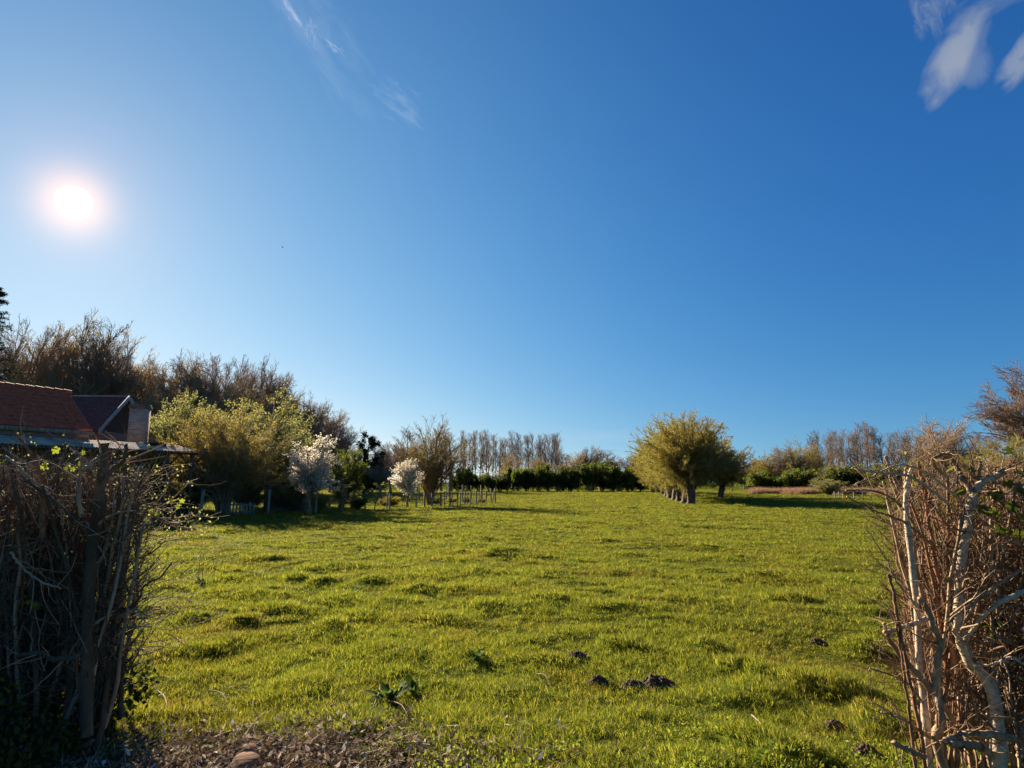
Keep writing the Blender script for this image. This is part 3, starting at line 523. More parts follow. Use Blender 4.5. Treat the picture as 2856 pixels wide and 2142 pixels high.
# --- middle distance, left of the poplars
mid = [(985, 92, 1262, 90, 'bare', 1), (1030, 98, 1300, 90, 'thorn', 0), (1062, 90, 1245, 80, 'bare', 3), (1090, 96, 1232, 80, 'bare', 2), (1120, 100, 1235, 80, 'bare', 4), (1128, 105, 1188, 60, 'poplar', 1), (1165, 100, 1225, 90, 'budding', 0), (1255, 105, 1200, 90, 'poplar', 0), (1060, 84, 1300, 75, 'bare', 0), (1000, 84, 1310, 80, 'thorn', 2), (1230, 110, 1210, 60, 'poplar', 2)]
mid.sort(key=lambda t: t[0])
for i, (px, Y, top, w, k, s) in enumerate(mid):
    plant((k, s), px, Y, top, w * 1.15, 'copse_tree', ordl(i, len(mid), 'brown bare tree of the copse behind the stake-fenced garden'), 'tree', 'trees of the copse behind the garden')
# --- far poplar rows
pop = [1283, 1300, 1316, 1330, 1345, 1358, 1372, 1386, 1400, 1415, 1428, 1443, 1460, 1474, 1488, 1502, 1514, 1527, 1540, 1553]
pop = sorted(pop + [p + 7 for p in pop[1::2]] + [1292, 1549])
for i, px in enumerate(pop):
    top = 1203 + rn.uniform(-10, 16) + (px - 1283) * .03
    plant(('poplar', i % 4), px + rn.uniform(-3, 3), 185 + rn.uniform(-8, 14) + 14 * (i % 2), top, 31, 'poplar_tree', ordl(i, len(pop), 'bare poplar of the far row behind the dark field hedge'), 'tree', 'poplars behind the dark field hedge')
oth = [(1568, 190, 1262, 36, 'poplar', 0), (1585, 190, 1265, 36, 'poplar', 2), (1606, 160, 1262, 62, 'budding', 1), (1638, 175, 1250, 50, 'bare', 3), (1655, 175, 1244, 60, 'bare', 2), (1690, 180, 1252, 55, 'poplar', 3), (1715, 180, 1275, 50, 'bare', 0), (1762, 150, 1267, 70, 'bare', 3), (1785, 150, 1262, 60, 'bare', 1), (1420, 150, 1268, 70, 'budding', 2), (1500, 150, 1275, 70, 'budding', 0), (1540, 140, 1290, 60, 'bare', 1)]
oth.sort(key=lambda t: t[0])
for i, (px, Y, top, w, k, s) in enumerate(oth):
    plant((k, s), px, Y, top, w * 1.2, 'field_tree', ordl(i, len(oth), 'bare tree rising from the dark field hedge before the willows'), 'tree', 'single trees along the field hedge')
# --- dark field hedge
nh = 20
for i in range(nh):
    px = 1275 + (1815 - 1275) * i / (nh - 1) + rn.uniform(-6, 6); big = px > 1540
    plant(('thorn', (0, 2, 1, 2, 0, 1, 2)[i % 7]), px, 108 + rn.uniform(-3, 3), (1313 if not big else 1308) + rn.uniform(-24, 12), 46 + rn.uniform(-4, 24), 'hedge_thorn', ordl(i, nh, 'dark thorn bush of the hedge closing the meadow'), 'bush', 'thorn bushes of the far field hedge')
# --- right side: poplars, scrub, reeds
pr = [(2075, 1262), (2100, 1272), (2275, 1205), (2292, 1195), (2310, 1210), (2328, 1198), (2345, 1192), (2362, 1208), (2380, 1200), (2397, 1185), (2412, 1178), (2428, 1176), (2445, 1182), (2470, 1195), (2490, 1200), (2508, 1192), (2528, 1200), (2548, 1195), (2570, 1200), (2592, 1195), (2615, 1200), (2680, 1200), (2720, 1205), (2740, 1210), (2765, 1215), (2790, 1215)]
pr = sorted(pr + [(p + 8, t + 3) for p, t in pr[2::2]])
for i, (px, top) in enumerate(pr):
    plant(('poplar', (i * 3) % 4), px, 165 + rn.uniform(-8, 12), top + rn.uniform(-9, 12), 32 if top < 1250 else 28, 'poplar_tree', ordl(i, len(pr), 'bare poplar of the row behind the reeds, right of the willows'), 'tree', 'poplars behind the reeds')
rs_ = [(2092, 125, 1275, 70, 'bare', 2), (2125, 118, 1275, 80, 'scrub', 0), (2150, 112, 1262, 75, 'scrub', 1), (2190, 110, 1245, 70, 'bare', 1), (2222, 108, 1235, 80, 'scrub', 0), (2260, 112, 1230, 80, 'scrub', 0), (2105, 100, 1320, 60, 'thorn', 2), (2145, 98, 1315, 70, 'thorn', 1), (2200, 96, 1310, 80, 'thorn', 2), (2260, 96, 1310, 80, 'thorn', 1), (2330, 98, 1290, 80, 'scrub', 1), (2400, 96, 1300, 90, 'thorn', 1), (2440, 96, 1290, 90, 'scrub', 0), (2470, 92, 1310, 100, 'thorn', 0), (2640, 80, 1165, 130, 'bare', 2), (2600, 84, 1230, 90, 'scrub', 0), (2540, 86, 1290, 100, 'thorn', 1), (2690, 84, 1260, 100, 'scrub', 1), (2040, 120, 1300, 70, 'scrub', 1)]
rs_.sort(key=lambda t: t[0])
for i, (px, Y, top, w, k, s) in enumerate(rs_):
    plant((k, s), px, Y, top, w * 1.15, 'scrub_tree', ordl(i, len(rs_), {'bare': 'bare tree', 'scrub': 'olive budding tree', 'thorn': 'dense low bush'}[k] + ' of the scrub behind the reeds'), 'tree', 'trees and bushes of the scrub behind the reeds')
plant(('palegreen', 1), 2308, 78, 1333, 75, 'pale_shrub', 'pale cream-leaved round shrub standing in the dry reeds', 'shrub')
plant(('bare', 3), 2885, 62, 1020, 190, 'birch_tree', 'tall bare fine-twigged tree cut off by the right edge', 'tree')
plant(('willow', 1), 2856, 42, 1225, 190, 'yellow_willow', 'yellow-green willow behind the right hedge at the right edge', 'tree')

# reeds: a strip of dry stems, nobody could count them
rg2 = np.random.default_rng(77)
srr = bpy.data.collections.new('reed_sources')
for s in range(4): srr.objects.link(tuft(300 + s, 60, .5, 1.0, .03, lean=.35, mt='reed'))
n = 2600; px_ = rg2.uniform(2095, 2720, n); ty = (px_ - 2095) / 500
Yr = 92 - 22 * np.clip(ty, 0, 1.3) + rg2.uniform(0, 9, n) + 2 * np.sin(px_ * .05); Xr = (px_ - 1428) / 1772 * Yr
kp = vn(Xr, Yr, 3, 91) > .25; Xr, Yr = Xr[kp], Yr[kp]; n = len(Xr)
scatter('dry_reeds', np.stack([Xr, Yr, height(Xr, Yr)], -1), np.stack([np.full(n, 1.)] * 2 + [rg2.uniform(.5, 1.1, n)], -1), np.stack([np.zeros(n), np.zeros(n), rg2.uniform(0, 6, n)], -1), rg2.integers(0, 4, n), srr, 'strip of dry pinkish reeds along the right far edge of the meadow')
# far-off wood closing the horizon: one mass nobody could count
mb = MB(); rf = np.random.default_rng(55); n = 26000
a = rf.uniform(-.95, .95, n); d = rf.uniform(270, 330, n); topz = 6 + 5 * vn(a * 300, d * 0, 9, 5) + 3 * vn(a * 300, d * 0, 2.5, 6)
mb.leaves(np.stack([d * np.sin(a), d * np.cos(a), rf.uniform(0, 1, n) ** 1.2 * topz], -1), rf, 1.1, .35, 0, .8)
o = link('far_wood', mb.mesh('far_wood', [M['bark_olive']])); tag(o, 'low brown wood closing the horizon behind the poplars', kind='stuff')
#@@OBJECTS@@
# ------------------------------------------------------------------ buildings
def tilem(name, a, b, rs=.3, sc=6): return mat(name, [(0, a), (1, b)], scale=sc, rough=.8, bump=.3)
M['tile'] = tilem('red_clay_tiles', (0.28, 0.055, 0.032), (0.58, 0.15, 0.08)); M['slate'] = tilem('dark_slates', (0.035, 0.028, 0.032), (0.10, 0.075, 0.075))
M['brick'] = bpy.data.materials.new('old_brick'); M['brick'].use_nodes = True
def brickmat(m, c1, c2, mortar, scale):
    t = m.node_tree; n = t.nodes; l = t.links; b = n['Principled BSDF']; b.inputs['Roughness'].default_value = .9
    br = n.new('ShaderNodeTexBrick'); br.inputs['Color1'].default_value = (*c1, 1); br.inputs['Color2'].default_value = (*c2, 1); br.inputs['Mortar'].default_value = (*mortar, 1); br.inputs['Scale'].default_value = scale
    br.inputs['Mortar Size'].default_value = .03; tcn = n.new('ShaderNodeTexCoord'); mp = n.new('ShaderNodeMapping'); mp.inputs['Rotation'].default_value = (R(90), 0, 0)
    cx = n.new('ShaderNodeSeparateXYZ'); cb = n.new('ShaderNodeCombineXYZ'); ad = n.new('ShaderNodeMath'); l.new(tcn.outputs['Object'], cx.inputs[0]); l.new(cx.outputs[0], ad.inputs[0]); l.new(cx.outputs[1], ad.inputs[1])
    l.new(ad.outputs[0], cb.inputs[0]); l.new(cx.outputs[2], cb.inputs[1]); l.new(cb.outputs[0], br.inputs['Vector']); l.new(br.outputs[0], b.inputs['Base Color'])
brickmat(M['brick'], (.26, .13, .085), (.17, .09, .06), (.28, .24, .20), 4.2)
M['palebrick'] = bpy.data.materials.new('weathered_brick'); M['palebrick'].use_nodes = True; brickmat(M['palebrick'], (.42, .32, .25), (.22, .16, .13), (.46, .40, .33), 2.6)
M['timber'] = mat('old_timber', [(0, (.05, .035, .025)), (1, (.17, .12, .08))], scale=7, stretch=(1, 1, .15), bump=.3)
M['post'] = mat('grey_fence_post', [(0, (.12, .09, .065)), (1, (.42, .34, .25))], scale=9, stretch=(1, 1, .2), bump=.3)
M['pale'] = mat('pale_paint', [(0, (.20, .21, .23)), (1, (.36, .38, .41))], scale=4)
M['rust'] = mat('rusty_corrugated_iron', [(0, (.30, .15, .09)), (.5, (.56, .36, .24)), (1, (.74, .55, .40))], scale=1.6, rough=.75, spec=.15, stretch=(1.6, .35, 1))
M['concrete'] = mat('mossy_concrete', [(0, (.07, .075, .05)), (1, (.22, .20, .16))], scale=3)
M['black'] = mat('dark_glass', [(0, (.008, .008, .010)), (1, (.02, .02, .02))], rough=.3)
M['white'] = mat('white_plastic', [(0, (.34, .31, .26)), (1, (.52, .48, .42))], scale=4)
M['wire'] = mat('fence_wire', [(0, (.10, .09, .08)), (1, (.22, .2, .18))], scale=4, rough=.5)

def slope(mb, x0, x1, y0, z0, y1, z1, per, row, amp, th=.05, mi=0):
    """tiled roof slope from (y0,z0) at the eaves up to (y1,z1): lapped rows of rounded tiles"""
    Ln = math.hypot(y1 - y0, z1 - z0); nx = max(2, int((x1 - x0) / per) * 4 + 1); nr_ = max(1, int(Ln / row)); xs = np.linspace(x0, x1, nx)
    dy, dz = (y1 - y0) / Ln, (z1 - z0) / Ln; ny, nz = -dz * (1 if dy > 0 else -1), abs(dy); prof = amp * np.abs(np.sin(xs / per * math.pi))
    for k in range(nr_):
        a, b = k * Ln / nr_, (k + 1) * Ln / nr_ + .03
        for q in (0,):
            rows = []
            for (s_, h_) in ((a, -.02), (a, th), (b, .005)):
                hh = prof * (h_ > 0) + h_ + .006 * hsh(np.arange(nx) // 4, np.full(nx, k), 9)
                rows.append(np.stack([xs, y0 + dy * s_ + ny * hh, z0 + dz * s_ + nz * hh], -1))
            V_ = np.concatenate(rows); i_ = np.arange(nx - 1)
            F_ = np.concatenate([np.stack([i_ + r_ * nx, i_ + 1 + r_ * nx, i_ + 1 + (r_ + 1) * nx, i_ + (r_ + 1) * nx], -1) for r_ in range(2)])
            mb.add(V_, F_, mi)
def gable(mb, x, y0, y1, zr, yr, z0, z1, t=.2, mi=0):
    a = np.array([[x, y0, z0], [x, y1, z0], [x, y1, z1], [x, yr, zr], [x, y0, z1]], float); b = a.copy(); b[:, 0] -= t
    mb.add(np.concatenate([a, b]), [[0, 1, 6, 5], [1, 2, 7, 6], [2, 3, 8, 7], [3, 4, 9, 8], [4, 0, 5, 9]], mi)
    mb.F.append((np.array([[0, 1, 2, 3, 4]]) + mb.n - 10, mi)); mb.F.append((np.array([[9, 8, 7, 6, 5]]) + mb.n - 10, mi))
# barn: local x runs along the building away from the camera, +y towards the ridge
EX, EY = P(258, 1200, 29)[:2]; RZ = math.atan2(.883, .469)
barn = thing('red_tiled_barn', 'low barn with a red clay tile roof at the left edge, above the hedge', 'barn', (EX, EY, 0), RZ)
ZE, ZR, YR = 4.0, 5.95, 2.45
m_ = MB(); m_.box((-9, .3, -.1), (-.25, 4.6, ZE - .02)); gable(m_, -.25, .3, 4.6, ZR - .12, YR, ZE - .03, ZE - .0, .25); link('wall', m_.mesh('barn_wall', [M['brick']]), barn)
m_ = MB(); slope(m_, -9, 0, 0, ZE, YR, ZR, .24, .29, .035); slope(m_, -9, 0, 2 * YR, ZE, YR, ZR, .24, .29, .035); rf_ = link('roof', m_.mesh('barn_roof', [M['tile']]), barn)
m_ = MB()
for k in range(23): m_.tubes(np.array([[[-9 + k * .4, YR, ZR + .03], [-9 + k * .4 + .37, YR, ZR + .015]]]), np.array([[.11, .09]]), 8)
link('ridge_tiles', m_.mesh('ridge', [M['tile']]), rf_)
m_ = MB(); m_.box((-9, -.07, ZE - .22), (-.02, -.03, ZE - .04)); link('gutter_board', m_.mesh('gutter', [M['post']]), barn)
m_ = MB(); m_.box((-9, .05, ZE - .5), (-.1, .28, ZE - .24)); link('beam', m_.mesh('beam', [M['brick']]), barn)
# lean-to with corrugated roof
shed = thing('open_shed', 'open timber shed with a rusty corrugated iron lean-to roof beside the barn', 'shed', (EX, EY, 0), RZ)
XR = 4.15
def corr(mb, x0, x1, ya, za, yb, zb, mi=0):
    nx = int((x1 - x0) / .02); xs = np.linspace(x0, x1, nx); w = .016 * np.sin(xs / .15 * 2 * math.pi) + .03 * (vn(xs, xs * 0, .9, 3) - .5)
    V_ = np.concatenate([np.stack([xs, np.full(nx, ya), za + w], -1), np.stack([xs, np.full(nx, yb + 0.0) + .07 * (vn(np.floor(xs / .9), xs * 0, 1, 8) - .5), zb + w], -1)]); V2 = V_ - np.array([0, 0, .012]); i_ = np.arange(nx - 1)
    mb.add(V_, np.stack([i_, i_ + nx, i_ + nx + 1, i_ + 1], -1), mi); mb.add(V2, np.stack([i_, i_ + 1, i_ + nx + 1, i_ + nx], -1), mi)
m_ = MB(); corr(m_, -9, XR, .0, 3.56, -2.0, 3.12); sr = link('roof', m_.mesh('shed_roof', [M['rust']]), shed)
m_ = MB(); m_.box((2.3, -.75, 3.40), (3.15, -.35, 3.56)); link('skylight', m_.mesh('skylight', [M['black']]), sr)
m_ = MB(); m_.box((-9, -.05, 0), (XR - .3, .2, 3.38)); link('back_wall', m_.mesh('back_wall', [M['palebrick']]), shed)
for xq in (-4.5, -2.2, 0.0, 1.3, 2.5, XR - .35):
    m_ = MB(); m_.box((xq - .07, -1.95, 0), (xq + .07, -1.81, 3.08)); link('post', m_.mesh('post', [M['timber']]), shed)
    m_ = MB(); m_.tubes(np.array([[[xq, -1.88, 2.3], [xq - .65, -1.88, 3.02]], [[xq, -1.88, 2.3], [xq + .65, -1.88, 3.02]]]), np.full((2, 2), .05), 4); link('brace', m_.mesh('brace', [M['timber']]), shed)
m_ = MB(); m_.box((-9, -1.97, 2.98), (XR - .1, -1.83, 3.085)); link('beam', m_.mesh('beam', [M['timber']]), shed)
m_ = MB(); m_.box((-.2, -1.9, .0), (XR - .3, -1.82, 1.15)); link('low_boards', m_.mesh('low_boards', [M['timber']]), shed)
plant(('thorn', 1), 408, 28.7, 1262, 44, 'conifer_bush', 'small dark conifer bush under the lean-to roof of the open shed', 'shrub')
# slate house
A_ = P(278, 1198, 37.0); B_ = P(445, 1198, 44.0); hd = math.atan2(B_[1] - A_[1], B_[0] - A_[0])
hs_ = thing('slate_house', 'house with a dark slate roof and white-edged gable behind the barn', 'house', (A_[0], A_[1], 0), hd - R(90)); Wd = math.hypot(*(B_ - A_)[:2])
ze = A_[2]; yr = 2.7; zr = P(335, 1104, 39.3)[2]
m_ = MB(); m_.box((-10, .15, -.1), (-.1, Wd - .15, ze - .02)); link('wall', m_.mesh('w', [M['brick']]), hs_)
m_ = MB(); gable(m_, -.1, .15, Wd - .15, zr - .12, yr, ze - .03, ze - .0, .25); link('gable', m_.mesh('g', [M['slate']]), hs_)
m_ = MB(); slope(m_, -10, 0, -.15, ze - .1, yr, zr, .3, .22, .006, .02); slope(m_, -10, 0, Wd + .15, ze - .1, yr, zr, .3, .22, .006, .02); link('roof', m_.mesh('r', [M['slate']]), hs_)
for ya_, za_ in ((-.15, ze - .1), (Wd + .15, ze - .1)):
    m_ = MB(); V_ = []
    for (yy, zz) in ((ya_, za_), (yr, zr)):
        for dx, dz in ((.02, .08), (.08, .08), (.08, -.22), (.02, -.22)): V_.append((dx, yy, zz + dz))
    m_.add(np.array(V_, float), [[0, 1, 5, 4], [1, 2, 6, 5], [2, 3, 7, 6], [3, 0, 4, 7], [3, 2, 1, 0], [4, 5, 6, 7]]); link('barge_board', m_.mesh('barge', [M['pale']]), hs_)
m_ = MB(); m_.box((-10, yr - .08, zr - .02), (0, yr + .08, zr + .06)); link('ridge_capping', m_.mesh('ridge', [M['pale']]), hs_)
# chimney stack
c0 = P(372, 1130, 34.5); c1 = P(414, 1130, 34.5); cw = c1[0] - c0[0]
ch = thing('brick_chimney', 'stout weathered brick chimney stack right of the slate house gable', 'chimney', ((c0[0] + c1[0]) / 2, 34.5, 0), R(12))
zt = P(390, 1128, 34.5)[2]
m_ = MB(); m_.box((-cw / 2, -.35, 3.0), (cw / 2, .35, zt - .25)); m_.box((-cw / 2 - .1, -.45, 0), (cw / 2 + .1, .45, 3.0)); link('stack', m_.mesh('stack', [M['palebrick']]), ch)
m_ = MB(); m_.box((-cw / 2 - .06, -.41, zt - .25), (cw / 2 + .06, .41, zt - .12)); m_.box((-cw / 2 - .02, -.37, zt - .12), (cw / 2 + .02, .37, zt)); link('cap', m_.mesh('cap', [M['concrete']]), ch)
# grey hut
h0 = P(733, 1343, 37); h1 = P(845, 1343, 37)
hut = thing('grey_hut', 'low flat-roofed grey hut behind the wire fence, left of the larger blossom tree', 'hut', (h0[0], 37, 0), R(4)); w_ = h1[0] - h0[0]
m_ = MB(); m_.box((0.08, .08, -.1), (w_ - .08, 2, h0[2] - .08)); link('wall', m_.mesh('wall', [M['concrete']]), hut)
m_ = MB(); m_.box((0, 0, h0[2] - .08), (w_, 2.1, h0[2])); link('roof', m_.mesh('roof', [M['concrete']]), hut)
m_ = MB(); m_.box((w_ * .55, .05, 0), (w_ * .85, .079, h0[2] - .35)); link('door', m_.mesh('door', [M['timber']]), hut)
# pallet
pl_ = thing('wooden_pallet', 'old slatted pallet leaning in the grass under the olive-brown willow', 'pallet', (*P(672, 1430, 32)[:2], hz(*P(672, 1430, 32)[:2])), R(3))
for k in range(8):
    m_ = MB(); m_.box((-.6 + k * .165, -.01, 0.02), (-.6 + k * .165 + .09, .015, .62 + .05 * math.sin(k * 2.3))); link('slat', m_.mesh('slat', [M['post']]), pl_)
for z_ in (.12, .5):
    m_ = MB(); m_.box((-.62, .018, z_), (.68, .05, z_ + .08)); link('rail', m_.mesh('rail', [M['post']]), pl_)

# ------------------------------------------------------------------ fence round the garden
def fence(name, label, posts, wires, mesh=False, rng=np.random.default_rng(1)):
    f = thing(name, label, 'fence', (posts[0][0], posts[0][1], 0)); o0 = np.array([posts[0][0], posts[0][1], 0])
    tops = []
    for (x_, y_, h_, r_p, lx) in posts:
        z_ = hz(x_, y_); b_ = np.array([x_, y_, z_ - .1]) - o0; t_ = b_ + np.array([lx, rng.normal(0, .03), h_ + .1])
        m = MB(); q = np.linspace(b_, t_, 4)[None] + rng.normal(0, .008, (1, 4, 3)); m.tubes(q, np.array([[r_p * 1.05, r_p, r_p * .97, r_p * .9]]) * 1.15, 7, 0, 0); link('post', m.mesh('post', [M['post']]), f); tops.append((b_, t_))
    m = MB()
    for w in wires:
        for (b0, t0), (b1, t1) in zip(tops[:-1], tops[1:]):
            p0 = b0 + (t0 - b0) * w; p1 = b1 + (t1 - b1) * w; mid_ = (p0 + p1) / 2 - np.array([0, 0, .015]); m.tubes(np.array([[p0, mid_, p1]]), np.full((1, 3), .0035), 3)
    if mesh:
        for (b0, t0), (b1, t1) in zip(tops[:-1], tops[1:]):
            nn = max(1, int(np.linalg.norm(b1 - b0) / .15)); ts = (np.arange(nn) + .5) / nn
            q0 = b0 + (b1 - b0) * ts[:, None]; q1 = t0 + (t1 - t0) * ts[:, None]; m.tubes(np.stack([q0 + (q1 - q0) * .1, q0 + (q1 - q0) * .92], 1), np.full((nn, 2), .003), 3)
    link('wire', m.mesh('wire', [M['wire']]), f); return f
def gp(px, py): q = G(px, py); return q[0], q[1]
fr = []
for px, py, h_, r_p, lx in [(440, 1446, 1.25, .06, 0), (556, 1444, 1.35, .07, .10), (745, 1434, 1.35, .06, .07), (880, 1430, 1.15, .055, .03), (918, 1423, 1.0, .05, 0), (992, 1421, .95, .04, 0), (1019, 1418, 1.1, .045, 0),
                        (1080, 1419, 1.05, .04, 0), (1086, 1419, 1.0, .05, .02), (1161, 1417, 1.0, .04, 0), (1184, 1415, 1.0, .055, 0), (1204, 1416, 1.0, .045, 0), (1227, 1414, 1.05, .04, .02), (1231, 1414, 1.0, .04, -.03), (1240, 1415, 1.05, .03, 0),
                        (1255, 1414, 1.2, .045, 0), (1261, 1413, .95, .03, 0), (1276, 1413, 1.05, .04, 0), (1284, 1412, 1.0, .04, -.03), (1296, 1410, 1.0, .035, 0), (1303, 1409, .95, .03, .02), (1313, 1409, 1.0, .04, -.04), (1319, 1409, .95, .025, 0), (1330, 1408, 1.1, .045, -.08),
                        (1336, 1407, 1.0, .03, -.02), (1345, 1406, 1.15, .05, -.1), (1356, 1406, 1.05, .04, 0), (1373, 1405, .9, .035, .12), (1381, 1404, 1.15, .055, 0)]:
    fr.append((*gp(px, py), h_, r_p, lx))
fence('wire_fence', 'irregular row of wooden stakes with wire along the front of the garden', fr, (.3, .55, .8, .97), True)
bk = [(*gp(px, py), h_, r_p, lx) for px, py, h_, r_p, lx in [(1005, 1394, 1.15, .04, 0), (1073, 1395, 1.0, .045, 0), (1091, 1396, 1.1, .04, 0), (1149, 1397, 1.2, .045, 0), (1168, 1397, 1.1, .05, .03), (1245, 1397, 1.2, .04, 0), (1252, 1397, 1.25, .045, 0), (1290, 1398, 1.35, .05, 0), (1314, 1399, 1.35, .04, 0), (1341, 1399, 1.4, .045, 0), (1346, 1400, 1.1, .04, -.1), (1370, 1401, 1.15, .04, -.02)]]
fence('wire_fence', 'thin row of taller stakes along the back of the garden, behind the front stakes', bk, (.4, .95), False, np.random.default_rng(2))
# garden beds: low dry stems between the fences
for i, (px, Y, w, top, k, what) in enumerate([(1075, 45, 40, 1388, 1, 'brown bushy perennial at the left end of the garden bed'), (1215, 49, 40, 1386, 0, 'twiggy garden plant right of the bare multi-stem tree'), (1262, 50, 34, 1385, 1, 'garden plant in the middle of the staked bed'), (1300, 50, 30, 1385, 2, 'small garden plant near the right end of the staked bed'), (1345, 51, 30, 1388, 1, 'dry plant tangled in the corner of the stake fence')]):
    plant(('shrub', k), px, Y, top, w, 'garden_plant', what, 'plant')
# white tree-guard stakes by the reeds
for i, (px, py) in enumerate([(2066, 1367), (2073, 1368), (2088, 1368), (2329, 1391), (2340, 1391), (2352, 1393), (2383, 1394), (2408, 1396), (2430, 1398)]):
    gx, gy = gp(px, py); m = MB(); m.tubes(np.array([[[0, 0, -.1], [.02 * (i % 3 - 1), 0, .45], [.03 * (i % 3 - 1), 0, .75]]]), np.array([[.045, .045, .04]]) * (gy / 60) ** .5, 8, 0, 0)
    o = link('marker_stake', m.mesh('stake', [M['white']]), None, (gx, gy, hz(gx, gy))); tag(o, ordl(i, 9, 'short whitish stake at the edge of the reeds'), 'stake', 'short pale stakes by the reeds')
gx, gy = gp(1834, 1374.5); m = MB(); m.tubes(np.array([[[0, 0, 0], [0, 0, .02], [0, 0, .30], [0, 0, .34]]]), np.array([[.10, .12, .17, .18]]), 14, 0, 0)
tag(link('white_bucket', m.mesh('bucket', [M['white']]), None, (gx, gy, hz(gx, gy))), 'small white bucket in the grass at the left foot of the willow row', 'bucket')
# bird
m = MB(); bq = np.array([[[-.18, 0, 0], [-.1, 0, .02], [0, 0, .03], [.1, 0, .02], [.17, 0, 0]]]); m.tubes(bq, np.array([[.01, .05, .07, .045, .008]]), 8)
m.add(np.array([[.04, .05, .04], [-.07, .05, .04], [-.04, .35, .13], [.05, .3, .13], [-.09, .62, .06]]), [[0, 1, 2, 3]]); m.add(np.array([[.05, .3, .13], [-.04, .35, .13], [-.09, .62, .06]]), [[0, 1, 2]])
m.add(np.array([[.04, -.05, .04], [-.07, -.05, .04], [-.04, -.35, .13], [.05, -.3, .13]]), [[3, 2, 1, 0]]); m.add(np.array([[.05, -.3, .13], [-.04, -.35, .13], [-.09, -.62, .06]]), [[2, 1, 0]])
tag(link('bird', m.mesh('bird', [M['black']]), None, P(788, 690, 110)), 'tiny dark bird flying alone in the blue sky right of the sun', 'bird')

# ------------------------------------------------------------------ near hedges
def smooth(pts, n):
    pts = np.asarray(pts, float); t = np.linspace(0, len(pts) - 1, n); i = np.clip(t.astype(int), 0, len(pts) - 2); f = (t - i)[:, None]
    p0 = pts[np.maximum(i - 1, 0)]; p1 = pts[i]; p2 = pts[i + 1]; p3 = pts[np.minimum(i + 2, len(pts) - 1)]
    return .5 * (2 * p1 + (p2 - p0) * f + (2 * p0 - 5 * p1 + 4 * p2 - p3) * f ** 2 + (3 * p1 - 3 * p2 + p3 - p0) * f ** 3)
def hero(par, o0, name, pix, w0, w1, mt, rng, n=34, label=None):
    w0, w1 = w0 * .9, w1 * .9
    """a stem through photo points (px, py, Y), widths in photo px"""
    p = smooth([P(*q) for q in pix], n) - o0; Ys = smooth([[q[2]] for q in pix], n)[:, 0]
    r = np.linspace(w0, w1, n) * (1 + .05 * rng.normal(size=n) + .30 * (rng.uniform(size=n) < .13)) * Ys / 1772 / 2; p = p + rng.normal(0, .0025, p.shape); m = MB(); m.tubes(p[None], r[None], 10, 0, 1)
    o = link(name, m.mesh(name, [M[mt], M['cut']]), par)
    for f_ in o.data.polygons: f_.use_smooth = True
    if label: o['label'] = label
    return p, r
def hedge(name, label, x0, x1, y0, y1, ztop, seed, nst, leafs, end_x, side):
    rng = np.random.default_rng(seed); hg = thing(name, label, 'hedge', ((x0 + x1) / 2, (y0 + y1) / 2, 0)); o0 = np.array([(x0 + x1) / 2, (y0 + y1) / 2, 0])
    return hg, o0, rng
def crossing(hg, o0, rng, n, xr, yr_, zr_, mats, ln, rad_, name='twigs'):
    for k, mt in enumerate(mats):
        nn = n // len(mats); y = rng.uniform(*yr_, nn); x = (xr[0] + (xr[1] - xr[0]) * rng.uniform(0, 1, nn)) * (y / yr_[0]) ** .9; P0 = np.stack([x, y, rng.uniform(*zr_, nn)], -1) - o0
        D0 = np.stack([np.clip(rng.normal(0, .7, nn), -.5, 2) * np.sign(xr[1]), rng.normal(0, .35, nn), rng.normal(.55, .6, nn)], -1); L_ = rng.uniform(*ln, nn); L_ = np.minimum(L_, np.maximum(.12, (1.78 - P0[:, 2])))
        r0 = rng.uniform(*rad_, nn); q, rd = run(rng, P0, D0, L_, r0, r0 * .45, 8, .16, .04); okk = (np.abs(q[..., 0] + o0[0]) / (q[..., 1] + o0[1])).min(1) > .55; q, rd, L_ = q[okk], rd[okk], L_[okk]; m = MB(); m.tubes(q, rd, 5, 0, 1)
        q2, r2, l2 = kids(rng, q, rd, L_, **lv(3, .15, 1, 50, 15, .4, .2, .6, .0014, 5, .18, .02)); m.tubes(q2, r2, 3)
        o = link(name, m.mesh(name, [M[mt], M['cut']]), hg); o['kind'] = 'stuff'
